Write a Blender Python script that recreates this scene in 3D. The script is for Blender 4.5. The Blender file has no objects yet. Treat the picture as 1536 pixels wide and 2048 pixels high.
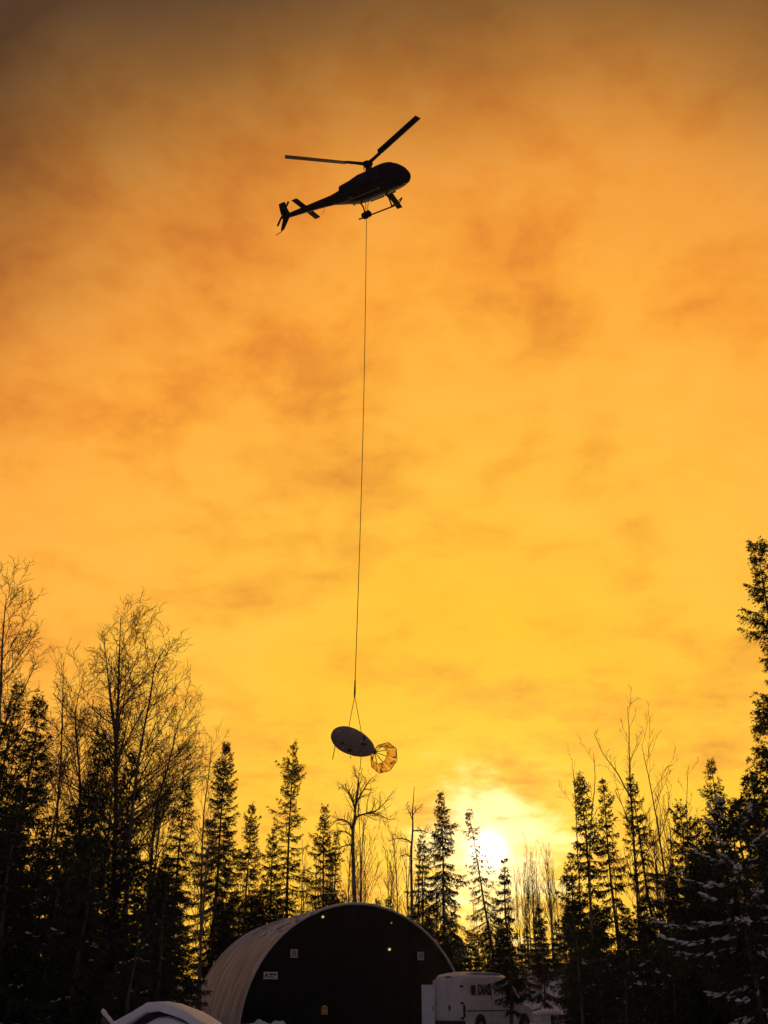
import bpy, bmesh, math, random
import numpy as np
from mathutils import Vector, Matrix

R = math.radians
scn = bpy.context.scene
col = scn.collection

# ------------------------------------------------------------------ camera
FPX, PITCH, EYE = 1982.0, R(26.2), 1.6          # focal length in 1536x2048 pixels
cd = bpy.data.cameras.new('camera')
cam = bpy.data.objects.new('camera', cd)
col.objects.link(cam)
cam.location = (0, 0, EYE)
cam.rotation_euler = (R(90) + PITCH, 0, 0)
cd.sensor_fit = 'VERTICAL'
cd.sensor_height = 36.0
cd.lens = 36.0 * FPX / 2048.0
cd.clip_start = 0.1
cd.clip_end = 6000
scn.camera = cam
scn.render.resolution_x, scn.render.resolution_y = 768, 1024

CAM = np.array([0, 0, EYE])
FWD = np.array([0, math.cos(PITCH), math.sin(PITCH)])
UPV = np.array([0, -math.sin(PITCH), math.cos(PITCH)])


def ray(x, y):
    """direction seen at a point of the picture (1536x2048)"""
    d = FWD + np.array([(x - 768) / FPX, 0, 0]) + UPV * ((1024 - y) / FPX)
    return d / np.linalg.norm(d)


def P(x, y, D):
    """world point on that direction at ground distance Y = D"""
    d = ray(x, y)
    return CAM + d * (D / d[1])


# ------------------------------------------------------------------ sky and sun
SUN = ray(976, 1703)
sun_el = math.asin(SUN[2])
sun_az = math.atan2(SUN[0], SUN[1])


def lin(c):
    return tuple(((v / 255) / 12.92 if v / 255 <= .04045 else ((v / 255 + .055) / 1.055) ** 2.4) for v in c) + (1.0,)


world = bpy.data.worlds.new('World')
scn.world = world
world.use_nodes = True
wt = world.node_tree
wt.nodes.clear()


def N(t, kind, **kw):
    n = t.nodes.new(kind)
    for k, v in kw.items():
        setattr(n, k, v)
    return n


def mth(t, op, a, b=None, c=None):
    n = t.nodes.new('ShaderNodeMath')
    n.operation = op
    for i, v in enumerate((a, b, c)):
        if v is None:
            continue
        if isinstance(v, (int, float)):
            n.inputs[i].default_value = v
        else:
            t.links.new(v, n.inputs[i])
    return n.outputs[0]


def mixc(t, fac, a, b, blend='MIX'):
    n = t.nodes.new('ShaderNodeMix')
    n.data_type = 'RGBA'
    n.blend_type = blend
    n.clamp_factor = False
    for s, v in (('Factor', fac), ('A', a), ('B', b)):
        i = [x for x in n.inputs if x.name == s and (x.type == 'RGBA' if s != 'Factor' else x.type == 'VALUE')][0]
        if isinstance(v, (int, float)):
            i.default_value = v
        elif isinstance(v, tuple):
            i.default_value = v
        else:
            t.links.new(v, i)
    return [o for o in n.outputs if o.type == 'RGBA'][0]


def ramp(t, fac, stops, interp='LINEAR'):
    n = t.nodes.new('ShaderNodeValToRGB')
    cr = n.color_ramp
    cr.interpolation = interp
    while len(cr.elements) < len(stops):
        cr.elements.new(0.5)
    for e, (p, c) in zip(cr.elements, stops):
        e.position = p
        e.color = c
    t.links.new(fac, n.inputs[0])
    return n.outputs[0]


tc = N(wt, 'ShaderNodeTexCoord')
vn = N(wt, 'ShaderNodeVectorMath', operation='NORMALIZE')
wt.links.new(tc.outputs['Generated'], vn.inputs[0])
DIR = vn.outputs[0]
sep = N(wt, 'ShaderNodeSeparateXYZ')
wt.links.new(DIR, sep.inputs[0])
dot = N(wt, 'ShaderNodeVectorMath', operation='DOT_PRODUCT')
wt.links.new(DIR, dot.inputs[0])
dot.inputs[1].default_value = tuple(SUN)
ang = mth(wt, 'MULTIPLY', mth(wt, 'ARCCOSINE', mth(wt, 'MINIMUM', dot.outputs['Value'], 0.999999)), 180 / math.pi)

# cloud deck: noise on a plane overhead, so it stretches out towards the horizon
den = mth(wt, 'ADD', mth(wt, 'MAXIMUM', sep.outputs[2], 0.0), 0.22)
cmb = N(wt, 'ShaderNodeCombineXYZ')
wt.links.new(mth(wt, 'DIVIDE', sep.outputs[0], den), cmb.inputs[0])
wt.links.new(mth(wt, 'DIVIDE', sep.outputs[1], den), cmb.inputs[1])


def wnoise(scale, detail, rough, dist, off):
    mp = N(wt, 'ShaderNodeMapping')
    mp.inputs['Location'].default_value = off
    wt.links.new(cmb.outputs[0], mp.inputs[0])
    n = N(wt, 'ShaderNodeTexNoise')
    n.inputs['Scale'].default_value = scale
    n.inputs['Detail'].default_value = detail
    n.inputs['Roughness'].default_value = rough
    n.inputs['Distortion'].default_value = dist
    wt.links.new(mp.outputs[0], n.inputs['Vector'])
    return n.outputs['Fac']


n1 = wnoise(1.9, 5, .58, .25, (4.6, 7.7, 0))
n2 = wnoise(5.2, 7, .58, .3, (11.3, 2.2, 4))
n3 = wnoise(12.0, 6, .6, .3, (1.9, 5.2, 8))
cl = mth(wt, 'ADD', mth(wt, 'ADD', mth(wt, 'MULTIPLY', n1, .28), mth(wt, 'MULTIPLY', n2, .48)), mth(wt, 'MULTIPLY', n3, .24))
# the glow fades unevenly because the cloud is thicker in places
ang_w = mth(wt, 'ADD', ang, mth(wt, 'MULTIPLY', mth(wt, 'SUBTRACT', n1, .5), -8.0))
base = ramp(wt, mth(wt, 'DIVIDE', ang_w, 100.0), [
    (0.00, lin((255, 204, 2))), (0.07, lin((255, 193, 0))), (0.12, lin((255, 190, 18))),
    (0.18, lin((255, 190, 48))), (0.25, lin((255, 182, 56))), (0.32, lin((255, 172, 56))),
    (0.375, lin((240, 156, 56))), (0.42, lin((196, 128, 50))), (0.46, lin((142, 95, 42))), (0.50, lin((86, 60, 35))),
    (0.62, lin((90, 76, 70))), (0.78, lin((90, 84, 92))), (1.00, lin((90, 87, 100)))], 'LINEAR')
clm = N(wt, 'ShaderNodeMapRange')
clm.inputs['From Min'].default_value = .37
clm.inputs['From Max'].default_value = .62
wt.links.new(cl, clm.inputs[0])
tint = ramp(wt, clm.outputs[0], [(0, (.78, .60, .56, 1)), (.3, (.94, .83, .72, 1)), (.55, (1.0, .98, .94, 1)), (1, (1.0, 1.0, 1.0, 1))])
sky1 = mixc(wt, 1.0, base, tint, 'MULTIPLY')
sky1 = mixc(wt, mth(wt, 'MULTIPLY', mth(wt, 'MAXIMUM', mth(wt, 'SUBTRACT', clm.outputs[0], .5), 0.0), 1.1), sky1,
            mixc(wt, 1.0, base, (1.03, 1.12, 1.55, 1), 'MULTIPLY'))


def gauss(sig, amp, a=ang):
    q = mth(wt, 'DIVIDE', a, sig)
    return mth(wt, 'MULTIPLY', mth(wt, 'EXPONENT', mth(wt, 'MULTIPLY', mth(wt, 'MULTIPLY', q, q), -1.0)), amp)


ang_g = mth(wt, 'ADD', ang, mth(wt, 'MULTIPLY', mth(wt, 'SUBTRACT', n2, .5), -12.0))
q4 = mth(wt, 'POWER', mth(wt, 'DIVIDE', mth(wt, 'MAXIMUM', ang_g, 0.0), 3.3), 3.2)
g2 = mixc(wt, mth(wt, 'EXPONENT', mth(wt, 'MULTIPLY', q4, -1.0)), (0, 0, 0, 1), (.40, .44, .42, 1))
g3 = mixc(wt, gauss(.75, 1.0), (0, 0, 0, 1), (5.0, 4.4, 3.2, 1))
sky2 = mixc(wt, 1.0, mixc(wt, 1.0, sky1, g2, 'ADD'), g3, 'ADD')
# a little clear air above the cloud
nis = N(wt, 'ShaderNodeTexSky', sky_type='NISHITA')
nis.sun_disc = False
nis.sun_elevation = sun_el
nis.sun_rotation = sun_az
nis.altitude = 300
nis.air_density = 1.0
nis.dust_density = 2.0
bg0 = N(wt, 'ShaderNodeBackground')
wt.links.new(sky2, bg0.inputs[0])
bg0.inputs[1].default_value = 1.0
bg1 = N(wt, 'ShaderNodeBackground')
wt.links.new(nis.outputs[0], bg1.inputs[0])
bg1.inputs[1].default_value = 0.004
ads = N(wt, 'ShaderNodeAddShader')
wt.links.new(bg0.outputs[0], ads.inputs[0])
wt.links.new(bg1.outputs[0], ads.inputs[1])
wo = N(wt, 'ShaderNodeOutputWorld')
wt.links.new(ads.outputs[0], wo.inputs[0])

sd = bpy.data.lights.new('sun', 'SUN')
sd.energy = 1.6
sd.angle = R(2.0)
sd.color = (1.0, .66, .30)
so = bpy.data.objects.new('sun', sd)
col.objects.link(so)
so.rotation_euler = Vector(SUN).to_track_quat('Z', 'Y').to_euler()
so.location = (0, 0, 80)
HAZE = 0.00006

vs = scn.view_settings
vs.view_transform = 'Standard'
vs.look = 'None'
vs.exposure = 0.0
vs.gamma = 1.0
vs.use_curve_mapping = False


# ------------------------------------------------------------------ materials
def mat(name, color, rough=.7, metal=0.0, var=None, vscale=5.0, bump=0.0, bscale=30.0, stretch=(1, 1, 1), spec=.5, coat=0.0):
    m = bpy.data.materials.new(name)
    m.use_nodes = True
    t = m.node_tree
    b = t.nodes['Principled BSDF']
    b.inputs['Base Color'].default_value = (*color, 1)
    b.inputs['Roughness'].default_value = rough
    b.inputs['Metallic'].default_value = metal
    b.inputs['Specular IOR Level'].default_value = spec
    if coat:
        b.inputs['Coat Weight'].default_value = coat
    if var or bump:
        c = N(t, 'ShaderNodeTexCoord')
        mp = N(t, 'ShaderNodeMapping')
        mp.inputs['Scale'].default_value = stretch
        t.links.new(c.outputs['Object'], mp.inputs[0])
    if var:
        n = N(t, 'ShaderNodeTexNoise')
        n.inputs['Scale'].default_value = vscale
        n.inputs['Detail'].default_value = 6
        n.inputs['Roughness'].default_value = .6
        t.links.new(mp.outputs[0], n.inputs['Vector'])
        o = ramp(t, n.outputs['Fac'], [(.33, (*color, 1)), (.67, (*var, 1))])
        t.links.new(o, b.inputs['Base Color'])
    if bump:
        n = N(t, 'ShaderNodeTexNoise')
        n.inputs['Scale'].default_value = bscale
        n.inputs['Detail'].default_value = 5
        t.links.new(mp.outputs[0], n.inputs['Vector'])
        bp = N(t, 'ShaderNodeBump')
        bp.inputs['Strength'].default_value = bump
        bp.inputs['Distance'].default_value = .03
        t.links.new(n.outputs['Fac'], bp.inputs['Height'])
        t.links.new(bp.outputs[0], b.inputs['Normal'])
    return m


M = {}
M['snow'] = mat('snow', (.78, .79, .83), .85, var=(.70, .71, .76), vscale=1.5, bump=.5, bscale=14, spec=.2)
M['tree_snow'] = mat('tree_snow', (.66, .67, .72), .9, spec=.15)
M['needle'] = mat('spruce_needles', (.022, .034, .020), .75, var=(.034, .044, .026), vscale=1.2, spec=.2)
M['bark'] = mat('spruce_bark', (.07, .052, .042), .9, var=(.11, .085, .07), vscale=9, bump=.5, bscale=25, stretch=(1, 1, .3))
M['aspen'] = mat('aspen_bark', (.17, .15, .12), .85, var=(.07, .058, .05), vscale=5, bump=.3, bscale=22, stretch=(1, 1, .35))
M['twig'] = mat('twig_bark', (.085, .062, .048), .85)
M['heli'] = mat('navy_paint', (.014, .013, .024), .7, var=(.018, .016, .027), vscale=3, spec=.04)
M['heli_dark'] = mat('black_composite', (.012, .012, .013), .7, spec=.1)
M['heli_glass'] = mat('tinted_glass', (.010, .011, .014), .25, spec=.2)
M['heli_metal'] = mat('dull_steel', (.10, .10, .10), .45, metal=.8)
M['red'] = mat('red_paint', (.35, .03, .03), .4)
M['rope'] = mat('braided_rope', (.035, .028, .02), .8)
M['bird'] = mat('fibreglass_shell', (.24, .185, .17), .6, var=(.16, .125, .115), vscale=7, bump=.25, bscale=30)
M['patch'] = mat('dark_patch', (.02, .02, .022), .6)
M['bolt'] = mat('bright_bolt', (.75, .72, .68), .35)
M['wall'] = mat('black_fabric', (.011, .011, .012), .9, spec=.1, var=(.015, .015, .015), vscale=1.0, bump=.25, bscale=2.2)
M['trim'] = mat('grey_trim', (.66, .64, .62), .5, var=(.5, .48, .46), vscale=3)
M['white'] = mat('white_paint', (.69, .67, .65), .42, var=(.55, .52, .50), vscale=2.2, coat=.1)
M['white2'] = mat('white_panel', (.66, .67, .70), .5, var=(.55, .55, .58), vscale=2.5)
M['black'] = mat('black_plastic', (.018, .018, .018), .55)
M['glass'] = mat('dark_glass', (.012, .015, .015), .08)
M['tyre'] = mat('tyre_rubber', (.02, .02, .02), .85)
M['rim'] = mat('steel_rim', (.25, .25, .25), .45, metal=.7)
M['letter'] = mat('black_lettering', (.012, .012, .014), .5)
M['logo'] = mat('maroon_logo', (.085, .022, .022), .5)
M['lamp_red'] = mat('red_lens', (.06, .012, .012), .3)
M['sign'] = mat('sign_white', (.68, .64, .62), .5)
M['sign_red'] = mat('sign_maroon', (.13, .035, .05), .5)
M['grille'] = mat('grey_grille', (.30, .28, .28), .6, var=(.2, .19, .19), vscale=20)
M['yellow'] = mat('yellow_sign', (.75, .50, .03), .5)
M['tarp'] = mat('black_tarp', (.012, .012, .013), .6)
M['wood'] = mat('weathered_wood', (.10, .075, .055), .85, var=(.06, .045, .035), vscale=8, stretch=(1, .2, 1))


def fabric_cover():
    m = bpy.data.materials.new('grey_fabric_cover')
    m.use_nodes = True
    t = m.node_tree
    b = t.nodes['Principled BSDF']
    b.inputs['Roughness'].default_value = .6
    uv = N(t, 'ShaderNodeUVMap')
    mp = N(t, 'ShaderNodeMapping')
    mp.inputs['Scale'].default_value = (1.1, 9.0, 1)
    t.links.new(uv.outputs[0], mp.inputs[0])
    n = N(t, 'ShaderNodeTexNoise')
    n.inputs['Scale'].default_value = 2.2
    n.inputs['Detail'].default_value = 7
    n.inputs['Roughness'].default_value = .62
    n.inputs['Distortion'].default_value = .4
    t.links.new(mp.outputs[0], n.inputs['Vector'])
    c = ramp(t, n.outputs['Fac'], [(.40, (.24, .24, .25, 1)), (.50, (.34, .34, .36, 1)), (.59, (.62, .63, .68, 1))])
    t.links.new(c, b.inputs['Base Color'])
    bp = N(t, 'ShaderNodeBump')
    bp.inputs['Strength'].default_value = .35
    bp.inputs['Distance'].default_value = .05
    t.links.new(n.outputs['Fac'], bp.inputs['Height'])
    t.links.new(bp.outputs[0], b.inputs['Normal'])
    return m


def drogue_fabric():
    m = bpy.data.materials.new('orange_translucent_fabric')
    m.use_nodes = True
    t = m.node_tree
    t.nodes.clear()
    c = N(t, 'ShaderNodeTexCoord')
    n = N(t, 'ShaderNodeTexNoise')
    n.inputs['Scale'].default_value = 5.0
    n.inputs['Detail'].default_value = 5
    n.inputs['Roughness'].default_value = .65
    t.links.new(c.outputs['Object'], n.inputs['Vector'])
    o = ramp(t, n.outputs['Fac'], [(.42, (.16, .05, .015, 1)), (.50, (.92, .52, .10, 1)), (.66, (.99, .74, .24, 1))])
    tr = N(t, 'ShaderNodeBsdfTranslucent')
    df = N(t, 'ShaderNodeBsdfDiffuse')
    tp = N(t, 'ShaderNodeBsdfTransparent')
    for s in (tr, df, tp):
        t.links.new(o, s.inputs['Color'])
    m1 = N(t, 'ShaderNodeMixShader')
    m1.inputs[0].default_value = .25
    t.links.new(tr.outputs[0], m1.inputs[1])
    t.links.new(df.outputs[0], m1.inputs[2])
    m2 = N(t, 'ShaderNodeMixShader')
    m2.inputs[0].default_value = .42
    t.links.new(m1.outputs[0], m2.inputs[1])
    t.links.new(tp.outputs[0], m2.inputs[2])
    u = N(t, 'ShaderNodeOutputMaterial')
    t.links.new(m2.outputs[0], u.inputs[0])
    return m


def lamp_glow():
    m = bpy.data.materials.new('warm_lit_lens')
    m.use_nodes = True
    b = m.node_tree.nodes['Principled BSDF']
    b.inputs['Base Color'].default_value = (.8, .7, .5, 1)
    b.inputs['Emission Color'].default_value = (1.0, .62, .22, 1)
    b.inputs['Emission Strength'].default_value = .75
    return m


M['cover'] = fabric_cover()
M['drogue'] = drogue_fabric()
M['lit'] = lamp_glow()


# ------------------------------------------------------------------ helpers
def tag(o, label=None, cat=None, group=None, kind=None):
    if label: o['label'] = label
    if cat: o['category'] = cat
    if group: o['group'] = group
    if kind: o['kind'] = kind
    return o


def empty(name, loc=(0, 0, 0), rz=0.0):
    o = bpy.data.objects.new(name, None)
    o.empty_display_size = .3
    o.location = tuple(float(v) for v in loc)
    o.rotation_euler = (0, 0, rz)
    col.objects.link(o)
    return o


def link(name, me, m, parent=None):
    o = bpy.data.objects.new(name, me)
    if m is not None and not me.materials:
        me.materials.append(m)
    col.objects.link(o)
    if parent is not None:
        o.parent = parent
    return o


def np_mesh(name, V, F, smooth=False):
    """V (n,3) float, F (m,k) int, all faces with k corners"""
    V = np.asarray(V, np.float32)
    F = np.asarray(F, np.int32)
    me = bpy.data.meshes.new(name)
    me.vertices.add(len(V))
    me.vertices.foreach_set('co', V.ravel())
    k = F.shape[1]
    me.loops.add(F.size)
    me.loops.foreach_set('vertex_index', F.ravel())
    me.polygons.add(len(F))
    me.polygons.foreach_set('loop_start', np.arange(0, F.size, k, dtype=np.int32))
    if smooth:
        me.polygons.foreach_set('use_smooth', np.ones(len(F), bool))
    me.update(calc_edges=True)
    return me


class MB:
    """collects simple shapes into one bmesh"""

    def __init__(self):
        self.bm = bmesh.new()

    def box(self, c, s, rot=None, bevel=0.0):
        r = bmesh.ops.create_cube(self.bm, size=1.0)
        vs_ = r['verts']
        bmesh.ops.scale(self.bm, vec=Vector(s), verts=vs_)
        if bevel:
            es = list({e for v in vs_ for e in v.link_edges})
            rr = bmesh.ops.bevel(self.bm, geom=es, offset=bevel, segments=2, affect='EDGES', profile=.6)
            vs_ = list({v for f in rr['faces'] for v in f.verts} | {v for v in vs_ if v.is_valid})
        if rot is not None:
            bmesh.ops.rotate(self.bm, cent=(0, 0, 0), matrix=rot, verts=vs_)
        bmesh.ops.translate(self.bm, vec=Vector(c), verts=vs_)
        return self

    def tube(self, pts, rad, k=6, cap=True):
        pts = [Vector(p) for p in pts]
        n = len(pts)
        if isinstance(rad, (int, float)):
            rad = [rad] * n
        rings = []
        ref = None
        for i, p in enumerate(pts):
            d = (pts[min(i + 1, n - 1)] - pts[max(i - 1, 0)]).normalized()
            if ref is None:
                ref = Vector((0, 0, 1)) if abs(d.z) < .9 else Vector((1, 0, 0))
            a = d.cross(ref).normalized()
            b = d.cross(a).normalized()
            ref = -b if ref.dot(-b) > ref.dot(b) else b
            a = d.cross(ref).normalized()
            b = ref - d * ref.dot(d)
            b.normalize()
            rings.append([self.bm.verts.new(p + (a * math.cos(2 * math.pi * j / k) + b * math.sin(2 * math.pi * j / k)) * rad[i]) for j in range(k)])
        for r0, r1 in zip(rings, rings[1:]):
            for j in range(k):
                f = self.bm.faces.new((r0[j], r0[(j + 1) % k], r1[(j + 1) % k], r1[j]))
                f.smooth = k > 5
        if cap:
            self.bm.faces.new(rings[0][::-1])
            self.bm.faces.new(rings[-1])
        return self

    def rings(self, rings, cap=True, smooth=True, closed=True):
        vr = [[self.bm.verts.new(Vector(p)) for p in r] for r in rings]
        k = len(vr[0])
        for r0, r1 in zip(vr, vr[1:]):
            for j in range(k if closed else k - 1):
                f = self.bm.faces.new((r0[j], r0[(j + 1) % k], r1[(j + 1) % k], r1[j]))
                f.smooth = smooth
        if cap and closed:
            self.bm.faces.new(vr[0][::-1])
            self.bm.faces.new(vr[-1])
        return self

    def prism(self, poly, vec):
        """closed flat polygon (3-D points) pushed along vec"""
        a = [self.bm.verts.new(Vector(p)) for p in poly]
        b = [self.bm.verts.new(Vector(p) + Vector(vec)) for p in poly]
        k = len(a)
        self.bm.faces.new(a)
        self.bm.faces.new(b[::-1])
        for j in range(k):
            self.bm.faces.new((a[j], b[j], b[(j + 1) % k], a[(j + 1) % k]))
        return self

    def ball(self, c, s, sub=2):
        r = bmesh.ops.create_icosphere(self.bm, subdivisions=sub, radius=1.0)
        bmesh.ops.scale(self.bm, vec=Vector(s), verts=r['verts'])
        bmesh.ops.translate(self.bm, vec=Vector(c), verts=r['verts'])
        for v in r['verts']:
            for f in v.link_faces:
                f.smooth = True
        return self

    def build(self, name, m, parent=None):
        bmesh.ops.recalc_face_normals(self.bm, faces=self.bm.faces[:])
        me = bpy.data.meshes.new(name)
        self.bm.to_mesh(me)
        self.bm.free()
        return link(name, me, m, parent)


def copy_tree(o, parent=None):
    c = o.copy()
    col.objects.link(c)
    c.parent = parent
    for ch in list(o.children):
        copy_tree(ch, c)
    return c


def nrm(a):
    return a / np.maximum(np.linalg.norm(a, axis=-1, keepdims=True), 1e-9)


# ------------------------------------------------------------------ ground
def smooth(a, b, x):
    t = np.clip((x - a) / (b - a), 0, 1)
    return t * t * (3 - 2 * t)


def gz(x, y):
    x = np.asarray(x, float)
    y = np.asarray(y, float)
    z = .10 * np.sin(x * .31 + 1.3) * np.cos(y * .23) + .06 * np.sin(x * .9 + y * .7)
    z = z * smooth(3, 12, np.hypot(x, y))
    # the clearing's edge climbs to a low bank beyond the van
    z = z + 3.4 * smooth(62, 84, y) * smooth(5, 13, x) + .9 * smooth(66, 110, y)
    z = z + 1.2 * smooth(14, 26, np.abs(x + 1)) * smooth(20, 50, y)
    z = z + 6 * smooth(110, 500, np.hypot(x, y))
    return z


ax = np.concatenate([-np.geomspace(2500, 62, 22), np.linspace(-60, 60, 121), np.geomspace(62, 2500, 22)])
ay = np.concatenate([-np.geomspace(2500, 42, 18), np.linspace(-40, 130, 171), np.geomspace(134, 2500, 22)])
gx, gy = np.meshgrid(ax, ay, indexing='ij')
V = np.stack([gx, gy, gz(gx, gy)], -1).reshape(-1, 3)
ii, jj = np.meshgrid(np.arange(len(ax) - 1), np.arange(len(ay) - 1), indexing='ij')
q = (ii * len(ay) + jj).ravel()
F = np.stack([q, q + len(ay), q + len(ay) + 1, q + 1], -1)
tag(link('snowy_ground', np_mesh('snowy_ground', V, F, True), M['snow']), kind='structure')


# ------------------------------------------------------------------ trees
def tubes(PL, RD, k):
    """PL (B,n,3) polylines, RD (B,n) radii -> verts, quads"""
    B, n, _ = PL.shape
    T = np.empty_like(PL)
    T[:, 1:-1] = PL[:, 2:] - PL[:, :-2]
    T[:, 0] = PL[:, 1] - PL[:, 0]
    T[:, -1] = PL[:, -1] - PL[:, -2]
    T = nrm(T)
    ref = np.where(np.abs(T[:, :1, 2:3]) < .8, np.array([0, 0, 1.0]), np.array([1.0, 0, 0]))
    A = nrm(np.cross(T, np.broadcast_to(ref, T.shape)))
    Bv = np.cross(T, A)
    th = np.arange(k) * 2 * np.pi / k
    ring = A[:, :, None] * np.cos(th)[None, None, :, None] + Bv[:, :, None] * np.sin(th)[None, None, :, None]
    Vv = PL[:, :, None] + ring * RD[:, :, None, None]
    idx = np.arange(B * n * k).reshape(B, n, k)
    a = idx[:, :-1]
    b = idx[:, 1:]
    Fq = np.stack([a, np.roll(a, -1, 2), np.roll(b, -1, 2), b], -1)
    return Vv.reshape(-1, 3), Fq.reshape(-1, 4)


def merge(parts):
    Vs, Fs, o = [], [], 0
    for v, f in parts:
        Vs.append(v)
        Fs.append(f + o)
        o += len(v)
    return np.concatenate(Vs), np.concatenate(Fs)


ICO_V = None


def ico():
    global ICO_V, ICO_F
    if ICO_V is None:
        bm = bmesh.new()
        bmesh.ops.create_icosphere(bm, subdivisions=1, radius=1)
        bm.verts.ensure_lookup_table()
        ICO_V = np.array([v.co[:] for v in bm.verts])
        ICO_F = np.array([[v.index for v in f.verts] for f in bm.faces])
        bm.free()
    return ICO_V, ICO_F


def blobs(C, S, rng, axis=None):
    """lumpy little ellipsoids: centres C (n,3), radii S (n,3), long axis along axis (n,3)"""
    iv, fi = ico()
    n = len(C)
    v = iv[None] * (1 + rng.uniform(-.35, .35, (n, len(iv), 1)))
    v = v * S[:, None]
    if axis is not None:
        x = nrm(axis)
        y = nrm(np.cross(np.array([0, 0, 1.0]), x))
        z = np.cross(x, y)
        v = v[..., 0:1] * x[:, None] + v[..., 1:2] * y[:, None] + v[..., 2:3] * z[:, None]
    v = v + C[:, None]
    f = fi[None] + (np.arange(n) * len(iv))[:, None, None]
    return v.reshape(-1, 3), f.reshape(-1, 3)


def spruce_meshes(seed, H, Rad, base=.06, dens=1.0, droop=1.0, snow=.35, snow_size=1.0, power=.75, gap=.35,
                  nl=.108, lean=(0, 0), bend=0.0, thin_top=0.0, whorl=.36):
    rng = np.random.default_rng(seed)
    zb = H * base
    ph = rng.uniform(0, 6.28, 8)

    def axis(z):
        t = np.asarray(z) / H
        return np.stack([lean[0] * t + bend * np.sin(t * 3.1) + .04 * np.sin(t * 9 + ph[0]),
                         lean[1] * t + .04 * np.sin(t * 8 + ph[1]), np.asarray(z) * 1.0], -1)

    # trunk
    tz = np.linspace(0, H, 18)
    r0 = .0065 * H + .03
    tr = r0 * (1 - tz / H) ** .85 + .006
    tr[0] *= 1.3
    tv, tf = tubes(axis(tz)[None], tr[None], 8)
    # branches
    zs, az = [], []
    z = zb
    while z < H - .12:
        n = rng.integers(4, 7)
        a0 = rng.uniform(0, 6.28)
        for i in range(n):
            zs.append(z + rng.uniform(-.08, .08))
            az.append(a0 + i * 6.283 / n + rng.uniform(-.35, .35))
        z += whorl * rng.uniform(.7, 1.35) * (0.55 + .45 * min(1, (H - z) / (H * .35)))
    zs = np.array(zs)
    az = np.array(az)
    t = np.clip((H - zs) / (H - zb), 0, 1)
    prof = .05 + .95 * t ** power
    prof *= 1 - .45 * smooth(.80, 1.0, t)
    mod = 1 + gap * (np.sin(zs * 1.9 + ph[2] + 1.4 * np.sin(az + ph[3])) * .55 + np.sin(zs * 4.3 + ph[4] + az * 2) * .45)
    L = Rad * prof * mod * rng.uniform(.62, 1.2, len(zs))
    L = np.maximum(L, .07)
    keep = rng.uniform(0, 1, len(zs)) > .10 + thin_top * (1 - t)
    zs, az, t, L = zs[keep], az[keep], t[keep], L[keep]
    out = np.stack([np.cos(az), np.sin(az), np.zeros_like(az)], -1)
    o = axis(zs)
    e0 = np.interp(t, [0, .12, .45, 1], [1.1, .55, .0, -.28]) - .25 * (droop - 1) + rng.uniform(-.15, .15, len(t))
    sag = (.30 + .22 * t) * droop
    lift = .34 * np.ones_like(t)

    def bpt(i, s):
        return (o[i] + out[i] * (s * L[i])[:, None] * np.cos(e0[i] * .8)[:, None]
                + np.array([0, 0, 1.0]) * (L[i] * (np.tan(e0[i]) * .75 * s - sag[i] * s ** 1.5 + lift[i] * s ** 3))[:, None])

    nb = len(L)
    sgrid = np.linspace(0, 1, 5)
    PL = np.stack([bpt(np.arange(nb), np.full(nb, s)) for s in sgrid], 1)
    RD = (.006 + .011 * L)[:, None] * (1.15 - sgrid)[None]
    bv, bf = tubes(PL, RD, 3)
    # branchlets
    cnt = (L * 24 * dens + 3).astype(int)
    bi = np.repeat(np.arange(nb), cnt)
    m = len(bi)
    s = rng.uniform(.06, 1.0, m) ** .8
    s[np.cumsum(cnt) - 1] = 1.0
    p0 = bpt(bi, s)
    tang = nrm(bpt(bi, np.minimum(s + .05, 1.05)) - bpt(bi, s - .05))
    side = np.where(rng.uniform(0, 1, m) < .5, -1.0, 1.0)
    perp = np.stack([-out[bi][:, 1], out[bi][:, 0], np.zeros(m)], -1) * side[:, None]
    hang = rng.uniform(.1, .75, m) * droop
    bd = nrm(tang * rng.uniform(.35, .9, m)[:, None] + perp * rng.uniform(.35, 1.0, m)[:, None] - np.array([0, 0, 1.0]) * hang[:, None])
    bl = np.clip((.10 + .36 * L[bi] * (1 - s) ** .6 + .04) * rng.uniform(.55, 1.25, m), .07, .55)
    # needles: sprays of narrow triangles along each branchlet
    nn = np.clip((bl / .030).astype(int), 5, 12)
    ni = np.repeat(np.arange(m), nn)
    K = len(ni)
    rr = rng.uniform(0, 1.0, K)
    base_p = p0[ni] + bd[ni] * (rr * bl[ni])[:, None] - np.array([0, 0, 1.0]) * (.25 * bl[ni] * rr ** 2)[:, None]
    rnd = rng.normal(0, 1, (K, 3))
    rnd -= bd[ni] * (rnd * bd[ni]).sum(1, keepdims=True)
    rnd = nrm(rnd)
    nd = nrm(bd[ni] * .75 + rnd * .8 - np.array([0, 0, .15]))
    ln = nl * rng.uniform(.6, 1.35, K) * (1.1 - .35 * rr)
    wv = nrm(np.cross(nd, rng.normal(0, 1, (K, 3)))) * (nl * .20)
    nv = np.stack([base_p + wv, base_p - wv, base_p + nd * ln[:, None]], 1).reshape(-1, 3)
    nf = np.arange(K * 3).reshape(-1, 3)
    bf3 = np.concatenate([bf[:, [0, 1, 2]], bf[:, [0, 2, 3]]])
    cv, cf = merge([(nv, nf), (bv, bf3)])
    # snow lying along the tops of the boughs
    sm = None
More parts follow.
